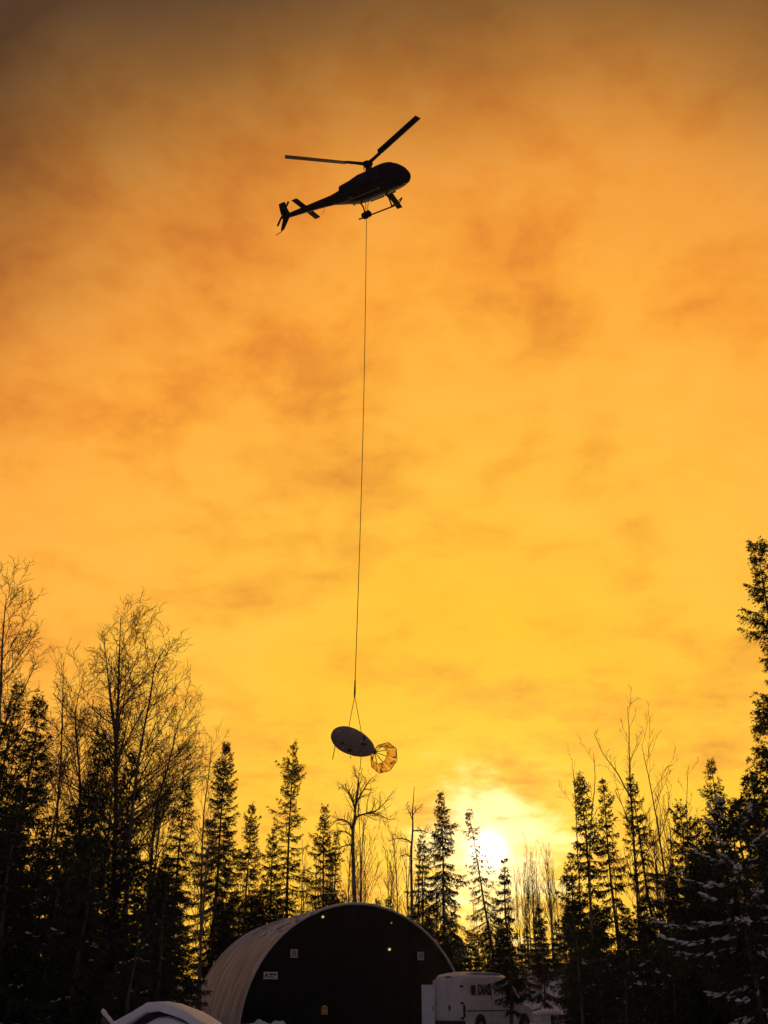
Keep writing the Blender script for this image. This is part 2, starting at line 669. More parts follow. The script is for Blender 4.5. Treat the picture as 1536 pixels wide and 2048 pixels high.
    if snow > 0:
        ps = np.clip(snow * (.25 + t[bi]) * (.4 + s), 0, .9)
        pick = rng.uniform(0, 1, m) < ps * .5
        # snow comes in runs: whole boughs carry it, others are bare
        bough = rng.uniform(0, 1, nb) < np.clip(.06 + snow * .3, 0, .75)
        pick &= bough[bi] & (L[bi] > .25)
        C = (p0 + bd * (bl * .35)[:, None])[pick] + np.array([0, 0, .035 * snow_size])
        ns = len(C)
        if ns:
            S = np.stack([rng.uniform(.03, .10, ns), rng.uniform(.015, .04, ns), rng.uniform(.010, .024, ns)], -1) * snow_size
            A = nrm(tang[pick] + .5 * bd[pick])
            sm = np_mesh('snow', *blobs(C, S, rng, A), True)
    return (np_mesh('trunk', tv, tf, True), np_mesh('crown', cv, cf, False), sm)


def spruce_obj(meshes, loc, rz, label, group=None, scale=(1, 1, 1), name='spruce_tree'):
    t = empty(name, loc, rz)
    t.scale = scale
    link('trunk', meshes[0], M['bark'], t)
    link('crown', meshes[1], M['needle'], t)
    if meshes[2] is not None:
        tag(link('snow', meshes[2], M['tree_snow'], t), kind='stuff')
    return tag(t, label, 'spruce tree', group)


def base_under(x, y, D, sink=.08):
    """ground point below the treetop seen at (x, y) from distance D, and the height of the tree"""
    p = P(x, y, D)
    g = float(gz(p[0], D))
    return (p[0], D, g - sink), p[2] - g + sink


# hero spruces: tip in the picture, distance, crown radius, options, label
def hero(tx, ty, D, rad, label, seed, **kw):
    loc, H = base_under(tx, ty, D)
    lean = kw.get('lean', (0, 0))
    if D < 52:
        kw = dict(kw, nl=.088, dens=kw.get('dens', 1.0) * 1.3)
    if lean != (0, 0):
        loc = (loc[0] - lean[0], loc[1] - lean[1], loc[2])
    return spruce_obj(spruce_meshes(seed, H, rad, **kw), loc, 0.0, label)


HEROES = [
    # left wood
    (35, 1372, 40, 2.1, 'ragged dark spruce at the open end of the left wood, thin spire over gappy boughs', dict(gap=.5, dens=.9, snow=.5)),
    (80, 1402, 35, 1.9, 'dense blunt-topped dark spruce flecked with snow, beside the gappy spruce of the left wood', dict(gap=.2, dens=1.5, power=.6, snow=.6)),
    (206, 1462, 44, 1.8, 'dark spruce half hidden behind the trunks of the tallest bare aspen', dict(gap=.4, snow=.4)),
    (268, 1500, 47, 1.9, 'dark spruce standing between the two leaning stems of bare aspen', dict(gap=.4, snow=.4)),
    (372, 1556, 50, 1.9, 'short bushy spruce under the broom-shaped bare aspen left of the hangar', dict(gap=.35, snow=.45, dens=1.1)),
    (453, 1488, 75, 2.7, 'tall full spruce with a dense pointed top, nearest to the hangar end wall', dict(gap=.3, dens=1.25, power=.62, snow=.4)),
    (503, 1612, 77, 2.4, 'medium spruce with upturned tiers right beside the tall full spruce', dict(gap=.4, snow=.35)),
    (548, 1656, 79, 2.2, 'small spruce tucked under the ragged tall spruce behind the hangar', dict(gap=.45, dens=.9, snow=.3)),
    (586, 1492, 78, 2.1, 'tallest ragged spruce behind the hangar with lopsided bare-looking boughs', dict(gap=.75, dens=.85, droop=.75, power=.5, snow=.25, thin_top=.15)),
    (650, 1610, 76, 2.0, 'spruce with a thick double top next to the gnarled leafless poplar', dict(gap=.45, dens=1.0, power=.6, snow=.3)),
    (672, 1662, 82, 1.7, 'thin spruce close behind the gnarled leafless poplar trunk', dict(gap=.5, dens=.8, snow=.25)),
    # behind the hangar, towards the sun
    (882, 1583, 74, 2.3, 'tall snow-laden spruce with short drooping boughs rising over the hangar roof edge', dict(gap=.4, droop=1.5, dens=1.05, power=.68, snow=.75)),
    (843, 1668, 78, 1.9, 'shorter drooping spruce half behind the thin forked aspen over the hangar', dict(gap=.4, droop=1.4, snow=.6)),
    (936, 1618, 80, 2.0, 'sparse leaning spruce with wiry drooping boughs beside the sun', dict(gap=.6, droop=1.35, dens=.6, power=.62, snow=.3, lean=(-2.1, 0), thin_top=.25, whorl=.34)),
    (1007, 1714, 43, .74, 'small pointed spruce growing in front of the white van', dict(gap=.4, dens=1.5, power=.8, snow=.5, base=.2)),
    (1078, 1815, 66, 1.4, 'short spruce on the snowy bank beyond the snow-topped crate', dict(gap=.3, snow=.4)),
    # right wood
    (1160, 1552, 52, 1.7, 'slim spire spruce, the taller of the twin spruces right of the van', dict(gap=.4, dens=1.1, power=.7, snow=.4)),
    (1204, 1560, 54, 1.8, 'second of the twin spruces right of the van, gap below its tufted top', dict(gap=.6, dens=1.0, power=.8, snow=.4, thin_top=.1)),
    (1138, 1712, 58, 1.6, 'low spruce at the foot of the twin spruces', dict(gap=.4, snow=.4)),
    (1258, 1553, 49, 1.6, 'narrow leaning spruce with a hooked tip under the wide bare aspen', dict(gap=.35, dens=1.25, power=.72, snow=.45, lean=(-.7, 0))),
    (1358, 1612, 43, 1.6, 'bushy snow-dusted spruce between the wide bare aspen and the snowy boughs', dict(gap=.35, dens=1.2, snow=1.6, power=.55)),
    (1388, 1634, 40, 1.4, 'squat snow-dusted spruce touching the snowy boughs', dict(gap=.35, snow=1.8, power=.55)),
    (1420, 1520, 46, 1.9, 'pointed spruce with stiff upswept boughs and a long leader, against open sky', dict(gap=.3, droop=.6, dens=1.1, power=.8, snow=.35)),
    (1513, 1086, 33, 1.35, 'very tall columnar spruce with clubbed tufts at the edge of the right wood', dict(gap=.6, dens=1.2, power=.42, snow=.5)),
    (1530, 1415, 31, 2.1, 'heavy dark spruce growing against the very tall columnar spruce', dict(gap=.4, dens=1.2, power=.6, snow=.5)),
    (1455, 1606, 25, 1.85, 'near spruce with big snow-covered boughs in the right wood', dict(gap=.4, dens=1.3, power=.45, snow=2.2, snow_size=1.35)),
]
for i, (tx, ty, D, rad, lab, kw) in enumerate(HEROES):
    hero(tx, ty, D, rad, lab, 100 + i, **kw)

# filler spruces: a few shared shapes, scaled; the dark wood behind and below the heroes
PROTO = [spruce_meshes(900, 9.0, 1.5, gap=.4, snow=.4), spruce_meshes(901, 12.0, 1.9, gap=.4, snow=.4, dens=1.1),
         spruce_meshes(902, 6.0, 1.25, gap=.35, snow=.5, dens=1.2), spruce_meshes(903, 4.0, 1.0, gap=.3, snow=.5, dens=1.4)]
PH = [9.0, 12.0, 6.0, 4.0]
rng = np.random.default_rng(5)


def filler(tx, ty, D, label, group):
    loc, H = base_under(tx, ty, D, .05)
    if H < 1.0 or (-15 < loc[0] < 7 and 53 < loc[1] < 75) or (D < 58 and 355 < tx < 480):
        return
    k = int(np.argmin([abs(h - H) for h in PH]))
    s = H / PH[k]
    w = s * rng.uniform(.95, 1.25)
    spruce_obj(PROTO[k], loc, rng.uniform(0, 6.28), label, group, (w, w, s))


GL = 'dark spruces filling the left wood'
for i in range(60):
    tx = rng.uniform(-60, 430)
    top = np.interp(tx, [-60, 60, 150, 300, 430], [1540, 1540, 1600, 1660, 1700])
    filler(tx, top + rng.uniform(0, 240), rng.uniform(26, 66), 'black shaded spruce packed in the left wood below the bare aspens', GL)
GR = 'dark spruces filling the right wood'
for i in range(44):
    tx = rng.uniform(1130, 1600)
    top = np.interp(tx, [1130, 1250, 1400, 1600], [1790, 1760, 1700, 1600])
    filler(tx, top + rng.uniform(0, 200), rng.uniform(28, 60), 'black shaded spruce packed in the right wood below the twin spruces', GR)
for (tx, ty, dd) in ((1500, 1540, 36), (1548, 1500, 29), (1470, 1600, 39), (1430, 1650, 34), (1520, 1640, 28), (1390, 1700, 37)):
    filler(tx, ty, dd, 'black shaded spruce packed in the right wood below the twin spruces', GR)
GB = 'young spruces behind the hangar'
for i in range(44):
    tx = rng.uniform(440, 1130)
    top = np.interp(tx, [440, 600, 800, 950, 1130], [1770, 1765, 1790, 1830, 1850])
    filler(tx, top + rng.uniform(0, 90), rng.uniform(78, 105), 'young spruce in the understory behind the hangar roof', GB)


for i in range(16):
    filler(rng.uniform(900, 1130), rng.uniform(1840, 1905), rng.uniform(76, 92), 'young spruce in the understory behind the hangar roof', GB)


# ------------------------------------------------------------------ bare trees
def grow_curve(p, d, L, n, wob, trop, rng):
    pts = [np.array(p, float)]
    d = np.array(d, float)
    st = L / (n - 1)
    for i in range(n - 1):
        d = d + rng.normal(0, wob, 3) + np.array([0, 0, trop])
        d /= np.linalg.norm(d)
        pts.append(pts[-1] + d * st)
    return np.array(pts)


def bare_meshes(seed, stems, levels, twig_r=.0095):
    """stems: list of (points (n,3), radius0, radius1, limb_from, limb_n, limb_len, spread); levels: list of dicts for sub-branching"""
    rng = np.random.default_rng(seed)
    trunk_parts = []
    crown = {}

    def add(pl, rd):
        crown.setdefault(len(pl), []).append((pl, rd))

    def sub(pl, rd, lev, nsc=1.0):
        if lev >= len(levels):
            return
        c = levels[lev]
        seg = np.linalg.norm(np.diff(pl, axis=0), axis=1)
        tot = seg.sum()
        n = c['n'] * nsc if lev == 0 else min(tot * (1 - c['from']) / c['sp'], c['n'] * 2.2)
        n = max(1, int(n * rng.uniform(.8, 1.2) + .5))
        cum = np.concatenate([[0], np.cumsum(seg)]) / tot
        for k in range(n):
            s = c['from'] + (1 - c['from']) * (k + rng.uniform(.1, .9)) / n
            i = min(np.searchsorted(cum, s) - 1, len(pl) - 2)
            i = max(i, 0)
            f = (s - cum[i]) / max(cum[i + 1] - cum[i], 1e-6)
            p = pl[i] * (1 - f) + pl[i + 1] * f
            td = nrm(pl[i + 1] - pl[i])
            rv = rng.normal(0, 1, 3)
            rv -= td * rv.dot(td)
            rv /= np.linalg.norm(rv)
            a = R(rng.uniform(*c['ang']))
            d = td * math.cos(a) + rv * math.sin(a)
            d[2] += c.get('up', .15)
            d = nrm(d)
            L = tot * c['len'] * rng.uniform(.55, 1.2) * (1.10 - c.get('tap', .7) * s)
            L = max(L, .30)
            r0 = max(np.interp(s, cum, rd) * c['rad'], twig_r)
            npt = c['pts']
            cpl = grow_curve(p, d, L, npt, c['wob'], c.get('trop', .05), rng)
            crd = np.linspace(r0, max(twig_r * .6, r0 * .3), npt)
            add(cpl, crd)
            sub(cpl, crd, lev + 1)

    for st in stems:
        pl, r0, r1 = np.array(st[0], float), st[1], st[2]
        # resample smoothly
        n = 22
        tt = np.linspace(0, 1, len(pl))
        ti = np.linspace(0, 1, n)
        q = np.stack([np.interp(ti, tt, pl[:, j]) for j in range(3)], -1)
        for _ in range(2):
            q[1:-1] = .25 * q[:-2] + .5 * q[1:-1] + .25 * q[2:]
        L = np.linalg.norm(np.diff(q, axis=0), axis=1).sum()
        q[1:] += np.cumsum(rng.normal(0, .006 * L / n * 3, (n - 1, 3)), 0) * np.array([1, 1, 0])
        rd = r0 + (r1 - r0) * ti ** .8
        if len(st) > 3 and st[3]:
            trunk_parts.append(tubes(q[None], rd[None], 8))
        else:
            add(q, rd)
        if len(st) <= 4 or st[4]:
            sub(q, rd, 0, 1.0 if (len(st) > 3 and st[3]) else st[5] if len(st) > 5 else 1.0)
    cparts = []
    for n, lst in crown.items():
        PL = np.stack([a for a, _ in lst])
        RD = np.stack([b for _, b in lst])
        big = RD[:, 0] > .03
        if big.any():
            cparts.append(tubes(PL[big], RD[big], 5))
        if (~big).any():
            cparts.append(tubes(PL[~big], RD[~big], 3))
    tv = merge(trunk_parts)
    cv = merge(cparts)
    return np_mesh('trunk', *tv, True), np_mesh('crown', *cv, False)


def bare_obj(name, meshes, loc, rz, label, cat, group=None, scale=(1, 1, 1)):
    t = empty(name, loc, rz)
    t.scale = scale
    link('trunk', meshes[0], M['aspen'], t)
    link('crown', meshes[1], M['twig'], t)
    return tag(t, label, cat, group)


def stem_px(pts, D, loc, dy=None):
    """picture points of a stem -> points relative to the tree's base, with an optional sideways depth wander"""
    out = []
    for i, (x, y) in enumerate(pts):
        p = P(x, y, D + (dy[i] if dy else 0))
        out.append(p - np.array(loc))
    return out


def with_base(pts, D, up_first=True):
    p = P(*pts[0], D)
    g = float(gz(p[0], D)) - .1
    return (p[0], D, g)


LV_BIG = [dict(n=44, **{'from': .38}, ang=(42, 68), len=.34, rad=.5, pts=9, wob=.075, trop=.05, up=.12, tap=.78),
          dict(n=9, sp=.24, **{'from': .12}, ang=(28, 52), len=.42, rad=.6, pts=6, wob=.12, trop=.03, up=.10),
          dict(n=7, sp=.18, **{'from': .12}, ang=(28, 58), len=.46, rad=.66, pts=5, wob=.14, trop=.03, up=.08),
          dict(n=3, sp=.22, **{'from': .2}, ang=(28, 55), len=.55, rad=.8, pts=4, wob=.14, trop=.03, up=.06)]
LV_MED = [dict(n=20, **{'from': .40}, ang=(28, 55), len=.18, rad=.5, pts=8, wob=.05, trop=.05, up=.18, tap=.55),
          dict(n=7, sp=.42, **{'from': .15}, ang=(25, 48), len=.46, rad=.6, pts=5, wob=.08, trop=.04, up=.08),
          dict(n=5, sp=.28, **{'from': .15}, ang=(25, 50), len=.5, rad=.68, pts=4, wob=.09, trop=.03, up=.06)]
LV_SUB = LV_MED[1:]

# tallest bare aspen of the left wood, three stems
D = 48
loc = with_base([(212, 2030)], D)
st = [([np.zeros(3)] + stem_px([(226, 1800), (234, 1560), (238, 1400), (241, 1310), (242, 1235)], D, loc), .17, .012, True),
      (stem_px([(233, 1500), (222, 1410), (214, 1330), (208, 1268)], D, loc, [0, .6, 1.2, 1.6]), .085, .01, False, True, .45),
      ]
m_big = bare_meshes(11, st, LV_BIG)
bare_obj('bare_aspen', m_big, loc, 0, 'tallest bare aspen with a wide twiggy crown in the left wood', 'bare tree')
# its right neighbour, leaning outward
D = 46.5
loc = with_base([(246, 2030)], D)
st = [([np.zeros(3)] + stem_px([(252, 1800), (262, 1620), (280, 1500), (300, 1400), (306, 1330), (330, 1290)], D, loc, [0, 0, -.2, -.5, -.9, -1.2]), .12, .012, True)]
LVR = [dict(LV_BIG[0], n=32, len=.30)] + LV_BIG[1:]
bare_obj('bare_aspen', bare_meshes(12, st, LVR), loc, 0, 'bare aspen whose stem leans outward beside the tallest aspen', 'bare tree')
# at the end of the left wood
D = 44
loc = with_base([(-40, 2030)], D)
st = [([np.zeros(3)] + stem_px([(-14, 1700), (-8, 1450), (0, 1270), (4, 1185)], D, loc), .15, .012, True)]
bare_obj('bare_aspen', bare_meshes(13, st, LV_BIG), loc, 0, 'large bare aspen rising behind the ragged spruce at the open end of the left wood', 'bare tree')
# slim one between
D = 50
loc = with_base([(95, 2030)], D)
st = [([np.zeros(3)] + stem_px([(112, 1700), (128, 1450), (126, 1380), (130, 1325)], D, loc), .07, .01, True)]
bare_obj('bare_aspen', bare_meshes(14, st, LV_MED), loc, 0, 'slim bare aspen with few limbs between the dense spruce and the tallest aspen', 'bare tree')
# forked low one in front of the wood
D = 49
loc = with_base([(150, 2030)], D)
st = [([np.zeros(3)] + stem_px([(158, 1700), (160, 1540), (148, 1450), (152, 1400), (164, 1355)], D, loc), .09, .01, True)]
bare_obj('bare_aspen', bare_meshes(15, st, LV_BIG), loc, 0, 'crooked bare aspen filling the gap left of the tallest aspen', 'bare tree')
# broom shaped
D = 52
loc = with_base([(292, 2030)], D)
st = [([np.zeros(3)] + stem_px([(296, 1800), (310, 1620), (336, 1530), (350, 1465), (362, 1425)], D, loc, [0, 0, .3, .6, .8]), .10, .01, True)]
bare_obj('bare_aspen', bare_meshes(16, st, LV_BIG), loc, 0, 'broom-shaped bare aspen, lowest and rightmost of the left wood', 'bare tree')
D = 57
loc = with_base([(402, 2030)], D)
st = [([np.zeros(3)] + stem_px([(404, 1800), (406, 1640), (420, 1540), (424, 1475)], D, loc), .08, .01, True)]
bare_obj('bare_aspen', bare_meshes(17, st, LV_MED), loc, 0, 'bare aspen with fine twigs directly left of the tall full spruce', 'bare tree')

# gnarled poplar behind the hangar
D = 77
loc = with_base([(714, 2020)], D)
st = [([np.zeros(3)] + stem_px([(712, 1900), (709, 1800), (706, 1720), (704, 1665), (709, 1625), (713, 1595), (716, 1560)], D, loc), .23, .035, True, False),
      (stem_px([(707, 1650), (714, 1632), (735, 1626), (758, 1628), (778, 1640), (790, 1638)], D, loc, [0, -.2, -.8, -1.2, -1.5, -1.6]), .10, .012, False),
      (stem_px([(735, 1626), (752, 1622), (768, 1608), (782, 1588)], D, loc, [-.8, -.9, -1.0, -1.1]), .07, .012, False),
      (stem_px([(705, 1660), (698, 1645), (684, 1638), (672, 1640), (664, 1650)], D, loc, [0, .4, .8, 1.0, 1.2]), .10, .012, False),
      (stem_px([(704, 1672), (690, 1662), (672, 1664), (655, 1672)], D, loc, [0, -.4, -.7, -.9]), .065, .01, False),
      (stem_px([(706, 1690), (692, 1690), (676, 1698), (662, 1700)], D, loc, [0, .5, .8, .9]), .07, .012, False),
      (stem_px([(710, 1618), (704, 1596), (694, 1580), (690, 1568), (680, 1576)], D, loc, [0, .4, .7, .9, 1.1]), .09, .012, False),
      (stem_px([(713, 1606), (724, 1585), (738, 1562), (752, 1550)], D, loc, [0, -.3, -.7, -.9]), .09, .012, False),
      (stem_px([(717, 1560), (712, 1548), (708, 1536)], D, loc, [0, .2, .3]), .04, .01, False),
      (stem_px([(709, 1625), (713, 1590), (716, 1562), (719, 1545)], D, loc), .08, .012, False)]
LVG = [dict(n=16, **{'from': .12}, ang=(30, 68), len=.52, rad=.55, pts=5, wob=.22, trop=.06, up=.2),
       dict(n=5, sp=.2, **{'from': .2}, ang=(30, 60), len=.6, rad=.6, pts=4, wob=.2, trop=.05, up=.1)]
bare_obj('bare_poplar', bare_meshes(21, st, LVG, .010), loc, 0, 'gnarled leafless poplar with a thick trunk and twisted limbs behind the hangar', 'bare tree')

# thin forked aspen beside the drooping spruce
D = 76
loc = with_base([(824, 2020)], D)
st = [([np.zeros(3)] + stem_px([(824, 1850), (823, 1720), (826, 1650), (824, 1610), (829, 1572)], D, loc), .15, .015, True, False),
      (stem_px([(823, 1686), (812, 1678), (790, 1677), (776, 1684)], D, loc, [0, .3, .6, .8]), .07, .012, False),
      (stem_px([(825, 1662), (840, 1660), (854, 1665), (864, 1668)], D, loc, [0, -.3, -.6, -.8]), .06, .012, False),
      (stem_px([(824, 1714), (812, 1709), (800, 1712)], D, loc, [0, -.3, -.5]), .05, .012, False),
      (stem_px([(825, 1640), (818, 1622), (812, 1610)], D, loc, [0, .3, .5]), .04, .01, False),
      (stem_px([(826, 1630), (834, 1618), (844, 1614)], D, loc, [0, -.2, -.3]), .04, .01, False)]
bare_obj('bare_aspen', bare_meshes(22, st, LVG, .010), loc, 0, 'thin bare aspen with a crooked side limb over the hangar roof', 'bare tree')

# wide bare aspen of the right wood: straight stem and a curved one
D = 56
loc = with_base([(1290, 2030)], D)
st = [([np.zeros(3)] + stem_px([(1272, 1750), (1262, 1560), (1260, 1480), (1256, 1412)], D, loc), .09, .01, True),
      (stem_px([(1264, 1600), (1235, 1545), (1208, 1510), (1188, 1465)], D, loc, [0, .4, .9, 1.2]), .05, .01, False, True, .4)]
LVW = [dict(LV_BIG[0], n=18, len=.28, ang=(25, 48)), dict(LV_BIG[1], n=6, sp=.4), dict(LV_BIG[2], n=4, sp=.35)]
bare_obj('bare_aspen', bare_meshes(23, st, LVW, .009), loc, 0, 'wide bare aspen, its sparse crown spreading highest over the right wood', 'bare tree')
D = 44
loc = with_base([(1366, 2046)], D)
st = [([np.zeros(3)] + stem_px([(1350, 1900), (1338, 1800), (1325, 1720), (1312, 1640), (1296, 1560), (1283, 1490)], D, loc), .085, .01, True)]
bare_obj('bare_aspen', bare_meshes(24, st, [dict(LV_MED[0], **{'from': .45}, n=12, len=.26)] + LV_MED[1:], .008), loc, 0,
         'bare aspen with one long curved pale stem in front of the right wood', 'bare tree')
D = 46
loc = with_base([(1196, 2046)], D)
st = [([np.zeros(3)] + stem_px([(1186, 1900), (1178, 1789), (1180, 1660), (1190, 1560), (1186, 1505)], D, loc), .065, .008, True)]
bare_obj('bare_aspen', bare_meshes(25, st, [dict(LV_MED[0], **{'from': .6}, n=9, len=.16)] + LV_MED[1:], .007), loc, 0,
         'slender pale-stemmed bare aspen in front of the twin spruces', 'bare tree')
D = 60
loc = with_base([(1165, 2030)], D)
st = [([np.zeros(3)] + stem_px([(1160, 1800), (1150, 1600), (1142, 1515)], D, loc), .06, .008, True)]
bare_obj('bare_aspen', bare_meshes(26, st, [dict(LV_MED[0], **{'from': .6}, n=8, len=.16)] + LV_MED[1:], .008), loc, 0,
         'slender bare aspen behind the taller twin spruce', 'bare tree')
D = 52
loc = with_base([(1392, 2030)], D)
st = [([np.zeros(3)] + stem_px([(1384, 1800), (1374, 1620), (1376, 1530)], D, loc), .05, .008, True)]
bare_obj('bare_aspen', bare_meshes(27, st, [dict(LV_MED[0], **{'from': .6}, n=9, len=.14)] + LV_MED[1:], .008), loc, 0,
         'slender bare aspen behind the bushy snow-dusted spruce', 'bare tree')

# far aspens: four shared shapes
FAR = []
for k in range(4):
    H = 9.0
    pl = [np.zeros(3), np.array([.1, 0, 3]), np.array([.05, .1, 6]), np.array([.15 * (k - 1.5), 0, H])]
    FAR.append(bare_meshes(40 + k, [(pl, .075, .012, True)],
                           [dict(n=15, **{'from': .3}, ang=(20, 42), len=.34, rad=.5, pts=6, wob=.06, trop=.10, up=.35),
                            dict(n=6, sp=.4, **{'from': .2}, ang=(20, 45), len=.5, rad=.6, pts=5, wob=.1, trop=.08, up=.2),
                            dict(n=3, sp=.3, **{'from': .2}, ang=(20, 45), len=.55, rad=.6, pts=4, wob=.1, trop=.06, up=.1)], .010))


def far_aspen(tx, ty, D, label, group):
    loc, H = base_under(tx, ty, D)
    s = H / 9.0
    k = rng.integers(0, 4)
    w = s * rng.uniform(.75, 1.1)
    bare_obj('bare_aspen', FAR[k], loc, rng.uniform(0, 6.28), label, 'bare tree', group, (w, w, s))


for i in range(38):
    tx = 1000 + 140 * rng.beta(1.1, 1.1)
    far_aspen(tx, np.interp(tx, [1010, 1050, 1080, 1135], [1740, 1695, 1680, 1740]) + rng.uniform(0, 110), rng.uniform(84, 112),
              'slim leafless aspen in the thicket lit by the sun on the snowy bank', 'bare aspens on the snowy bank')
for i in range(40):
    tx = rng.uniform(430, 1000)
    far_aspen(tx, np.interp(tx, [430, 600, 760, 820, 900, 1000], [1640, 1680, 1610, 1640, 1760, 1780]) + rng.uniform(0, 130), rng.uniform(84, 110),
              'slim leafless aspen standing far behind the hangar', 'bare aspens far behind the hangar')
for i in range(12):
    tx = rng.uniform(1180, 1420)
    far_aspen(tx, rng.uniform(1610, 1720), rng.uniform(62, 84),
              'slim leafless aspen behind the spruces of the right wood', 'bare aspens behind the right wood')
for i in range(10):
    tx = rng.uniform(-20, 440)
    far_aspen(tx, np.interp(tx, [-20, 440], [1430, 1560]) + rng.uniform(0, 100), rng.uniform(60, 76),
              'slim leafless aspen behind the spruces of the left wood', 'bare aspens behind the left wood')


# undergrowth: a thicket of bare shoots, nobody could count it
def thicket(name, xs, ys, n, hmin, hmax, label):
    r = np.random.default_rng(77 + n)
    x = r.uniform(*xs, n)
    y = r.uniform(*ys, n)
    h = r.uniform(hmin, hmax, n)
    PL, RD = [], []
    for k in range(n):
        p = np.array([x[k], y[k], float(gz(x[k], y[k])) - .05])
        d = nrm(np.array([r.normal(0, .25), r.normal(0, .25), 1]))
        pl = grow_curve(p, d, h[k], 5, .08, .03, r)
        PL.append(pl)
        RD.append(np.linspace(.016, .005, 5))
        for b in range(5):
            i = r.integers(1, 4)
            dd = nrm(np.array([r.normal(0, .6), r.normal(0, .6), .8]))
            PL.append(grow_curve(pl[i], dd, h[k] * r.uniform(.2, .5), 5, .1, .05, r))
            RD.append(np.linspace(.010, .004, 5))
    v, f = tubes(np.array(PL), np.array(RD), 3)
    tag(link(name, np_mesh(name, v, f), M['twig']), label, 'undergrowth', None, 'stuff')


thicket('undergrowth', (-26, -11), (34, 62), 420, 1.5, 4.5, 'tangled bare brush at the foot of the left wood')
thicket('undergrowth', (9, 30), (60, 86), 520, 1.2, 4.0, 'tangled bare brush on the snowy bank behind the van')
thicket('undergrowth', (-12, 10), (76, 96), 420, 2.0, 5.5, 'tangled bare brush behind the hangar')

# ------------------------------------------------------------------ hangar
HY = R(20)                                   # turned so that its left flank shows
h0 = P(717, 2000, 58)
HR, HL = 6.28, 13.5
hang = empty('fabric_hangar', (h0[0], 58, 0), HY)
tag(hang, 'arched fabric hangar with a black end wall and pale snow-streaked cover', 'hangar')
NA, NB = 40, 9
bay = HL / NB


def arch(a, r):
    return (-r * math.cos(a), r * math.sin(a))


for b in range(NB):
    nv = 5
    Vv, uv = [], []
    for j in range(nv + 1):
        s = j / nv
        y = (b + s) * bay
        sag = .07 * math.sin(math.pi * s)
        for i in range(NA + 1):
            a = math.pi * i / NA
            x, z = arch(a, HR - sag * (.3 + .7 * math.sin(a)))
            Vv.append((x, y, z))
            uv.append((a * HR / 6, y / 6))
    Fv = [(j * (NA + 1) + i, j * (NA + 1) + i + 1, (j + 1) * (NA + 1) + i + 1, (j + 1) * (NA + 1) + i) for j in range(nv) for i in range(NA)]
    me = np_mesh('cover_panel', Vv, Fv, True)
    ul = me.uv_layers.new(name='UVMap')
    for lp in me.loops:
        ul.data[lp.index].uv = uv[lp.vertex_index]
    link('cover_panel', me, M['cover'], hang)
# black end wall, recessed a hand's width, made of upright fabric widths
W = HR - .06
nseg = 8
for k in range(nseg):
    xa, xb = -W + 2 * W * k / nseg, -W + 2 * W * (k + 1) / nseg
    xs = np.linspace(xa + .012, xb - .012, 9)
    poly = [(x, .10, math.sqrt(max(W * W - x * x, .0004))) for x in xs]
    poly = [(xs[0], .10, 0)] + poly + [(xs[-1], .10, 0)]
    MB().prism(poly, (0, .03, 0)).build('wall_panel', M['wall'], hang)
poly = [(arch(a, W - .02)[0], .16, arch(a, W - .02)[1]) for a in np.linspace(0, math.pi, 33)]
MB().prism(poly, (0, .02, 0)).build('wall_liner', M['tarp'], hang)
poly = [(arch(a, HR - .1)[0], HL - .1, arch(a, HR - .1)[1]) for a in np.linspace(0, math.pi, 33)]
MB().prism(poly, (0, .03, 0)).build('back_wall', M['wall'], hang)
# pale edge rope round the front arch
MB().tube([(arch(a, HR + .015)[0], .02, arch(a, HR + .015)[1]) for a in np.linspace(0, math.pi, 49)], .05, 6).build('edge_trim', M['trim'], hang)
# snow on the crown of the arch
rs = np.random.default_rng(3)
ns = 260
a = rs.normal(1.62, .28, ns)
yy = rs.uniform(.1, HL - .4, ns)
C = np.stack([-(HR + .0) * np.cos(a), yy, (HR + .0) * np.sin(a)], -1)
S = np.stack([rs.uniform(.15, .5, ns), rs.uniform(.12, .5, ns), rs.uniform(.03, .07, ns)], -1)
link('snow', np_mesh('snow', *blobs(C, S, rs, np.stack([np.sin(a), 0 * a, np.cos(a)], -1)), True), M['tree_snow'], hang)['kind'] = 'stuff'
link('snow', np_mesh('snow', *blobs(np.stack([-(HR + .05) * np.cos(np.linspace(1.15, 1.75, 26)), np.full(26, .1), (HR + .05) * np.sin(np.linspace(1.15, 1.75, 26))], -1),
     np.stack([rs.uniform(.2, .32, 26), rs.uniform(.1, .16, 26), rs.uniform(.03, .06, 26)], -1), rs,
     np.stack([np.sin(np.linspace(1.15, 1.75, 26)), np.zeros(26), np.cos(np.linspace(1.15, 1.75, 26))], -1)), True), M['tree_snow'], hang)['kind'] = 'stuff'

hm = Matrix.Translation((h0[0], 58, 0)) @ Matrix.Rotation(HY, 4, 'Z')
hinv = hm.inverted()


def on_wall(x, y, yl=.10):
    """point of the end wall seen at (x, y), in hangar coordinates"""
    o = hinv @ Vector(CAM)
    d = (hinv.to_3x3() @ Vector(ray(x, y)))
    t = (yl - o.y) / d.y
    return o + d * t


for (px, py) in ((588, 1907), (841, 1912)):
    c = on_wall(px, py)
    vent = MB().box((c.x, .085, c.z), (.30, .03, .33)).build('vent', M['grille'], hang)
    f = MB()
    for sx in (-1, 1):
        f.box((c.x + sx * .165, .078, c.z), (.035, .05, .40))
    for sz in (-1, 1):
        f.box((c.x, .078, c.z + sz * .183), (.295, .046, .035))
    f.build('vent_frame', M['sign'], vent)
    for k in range(5):
        MB().box((c.x, .062, c.z - .13 + k * .065), (.27, .018, .022), Matrix.Rotation(R(25), 3, 'X')).build('louvre', M['grille'], vent)


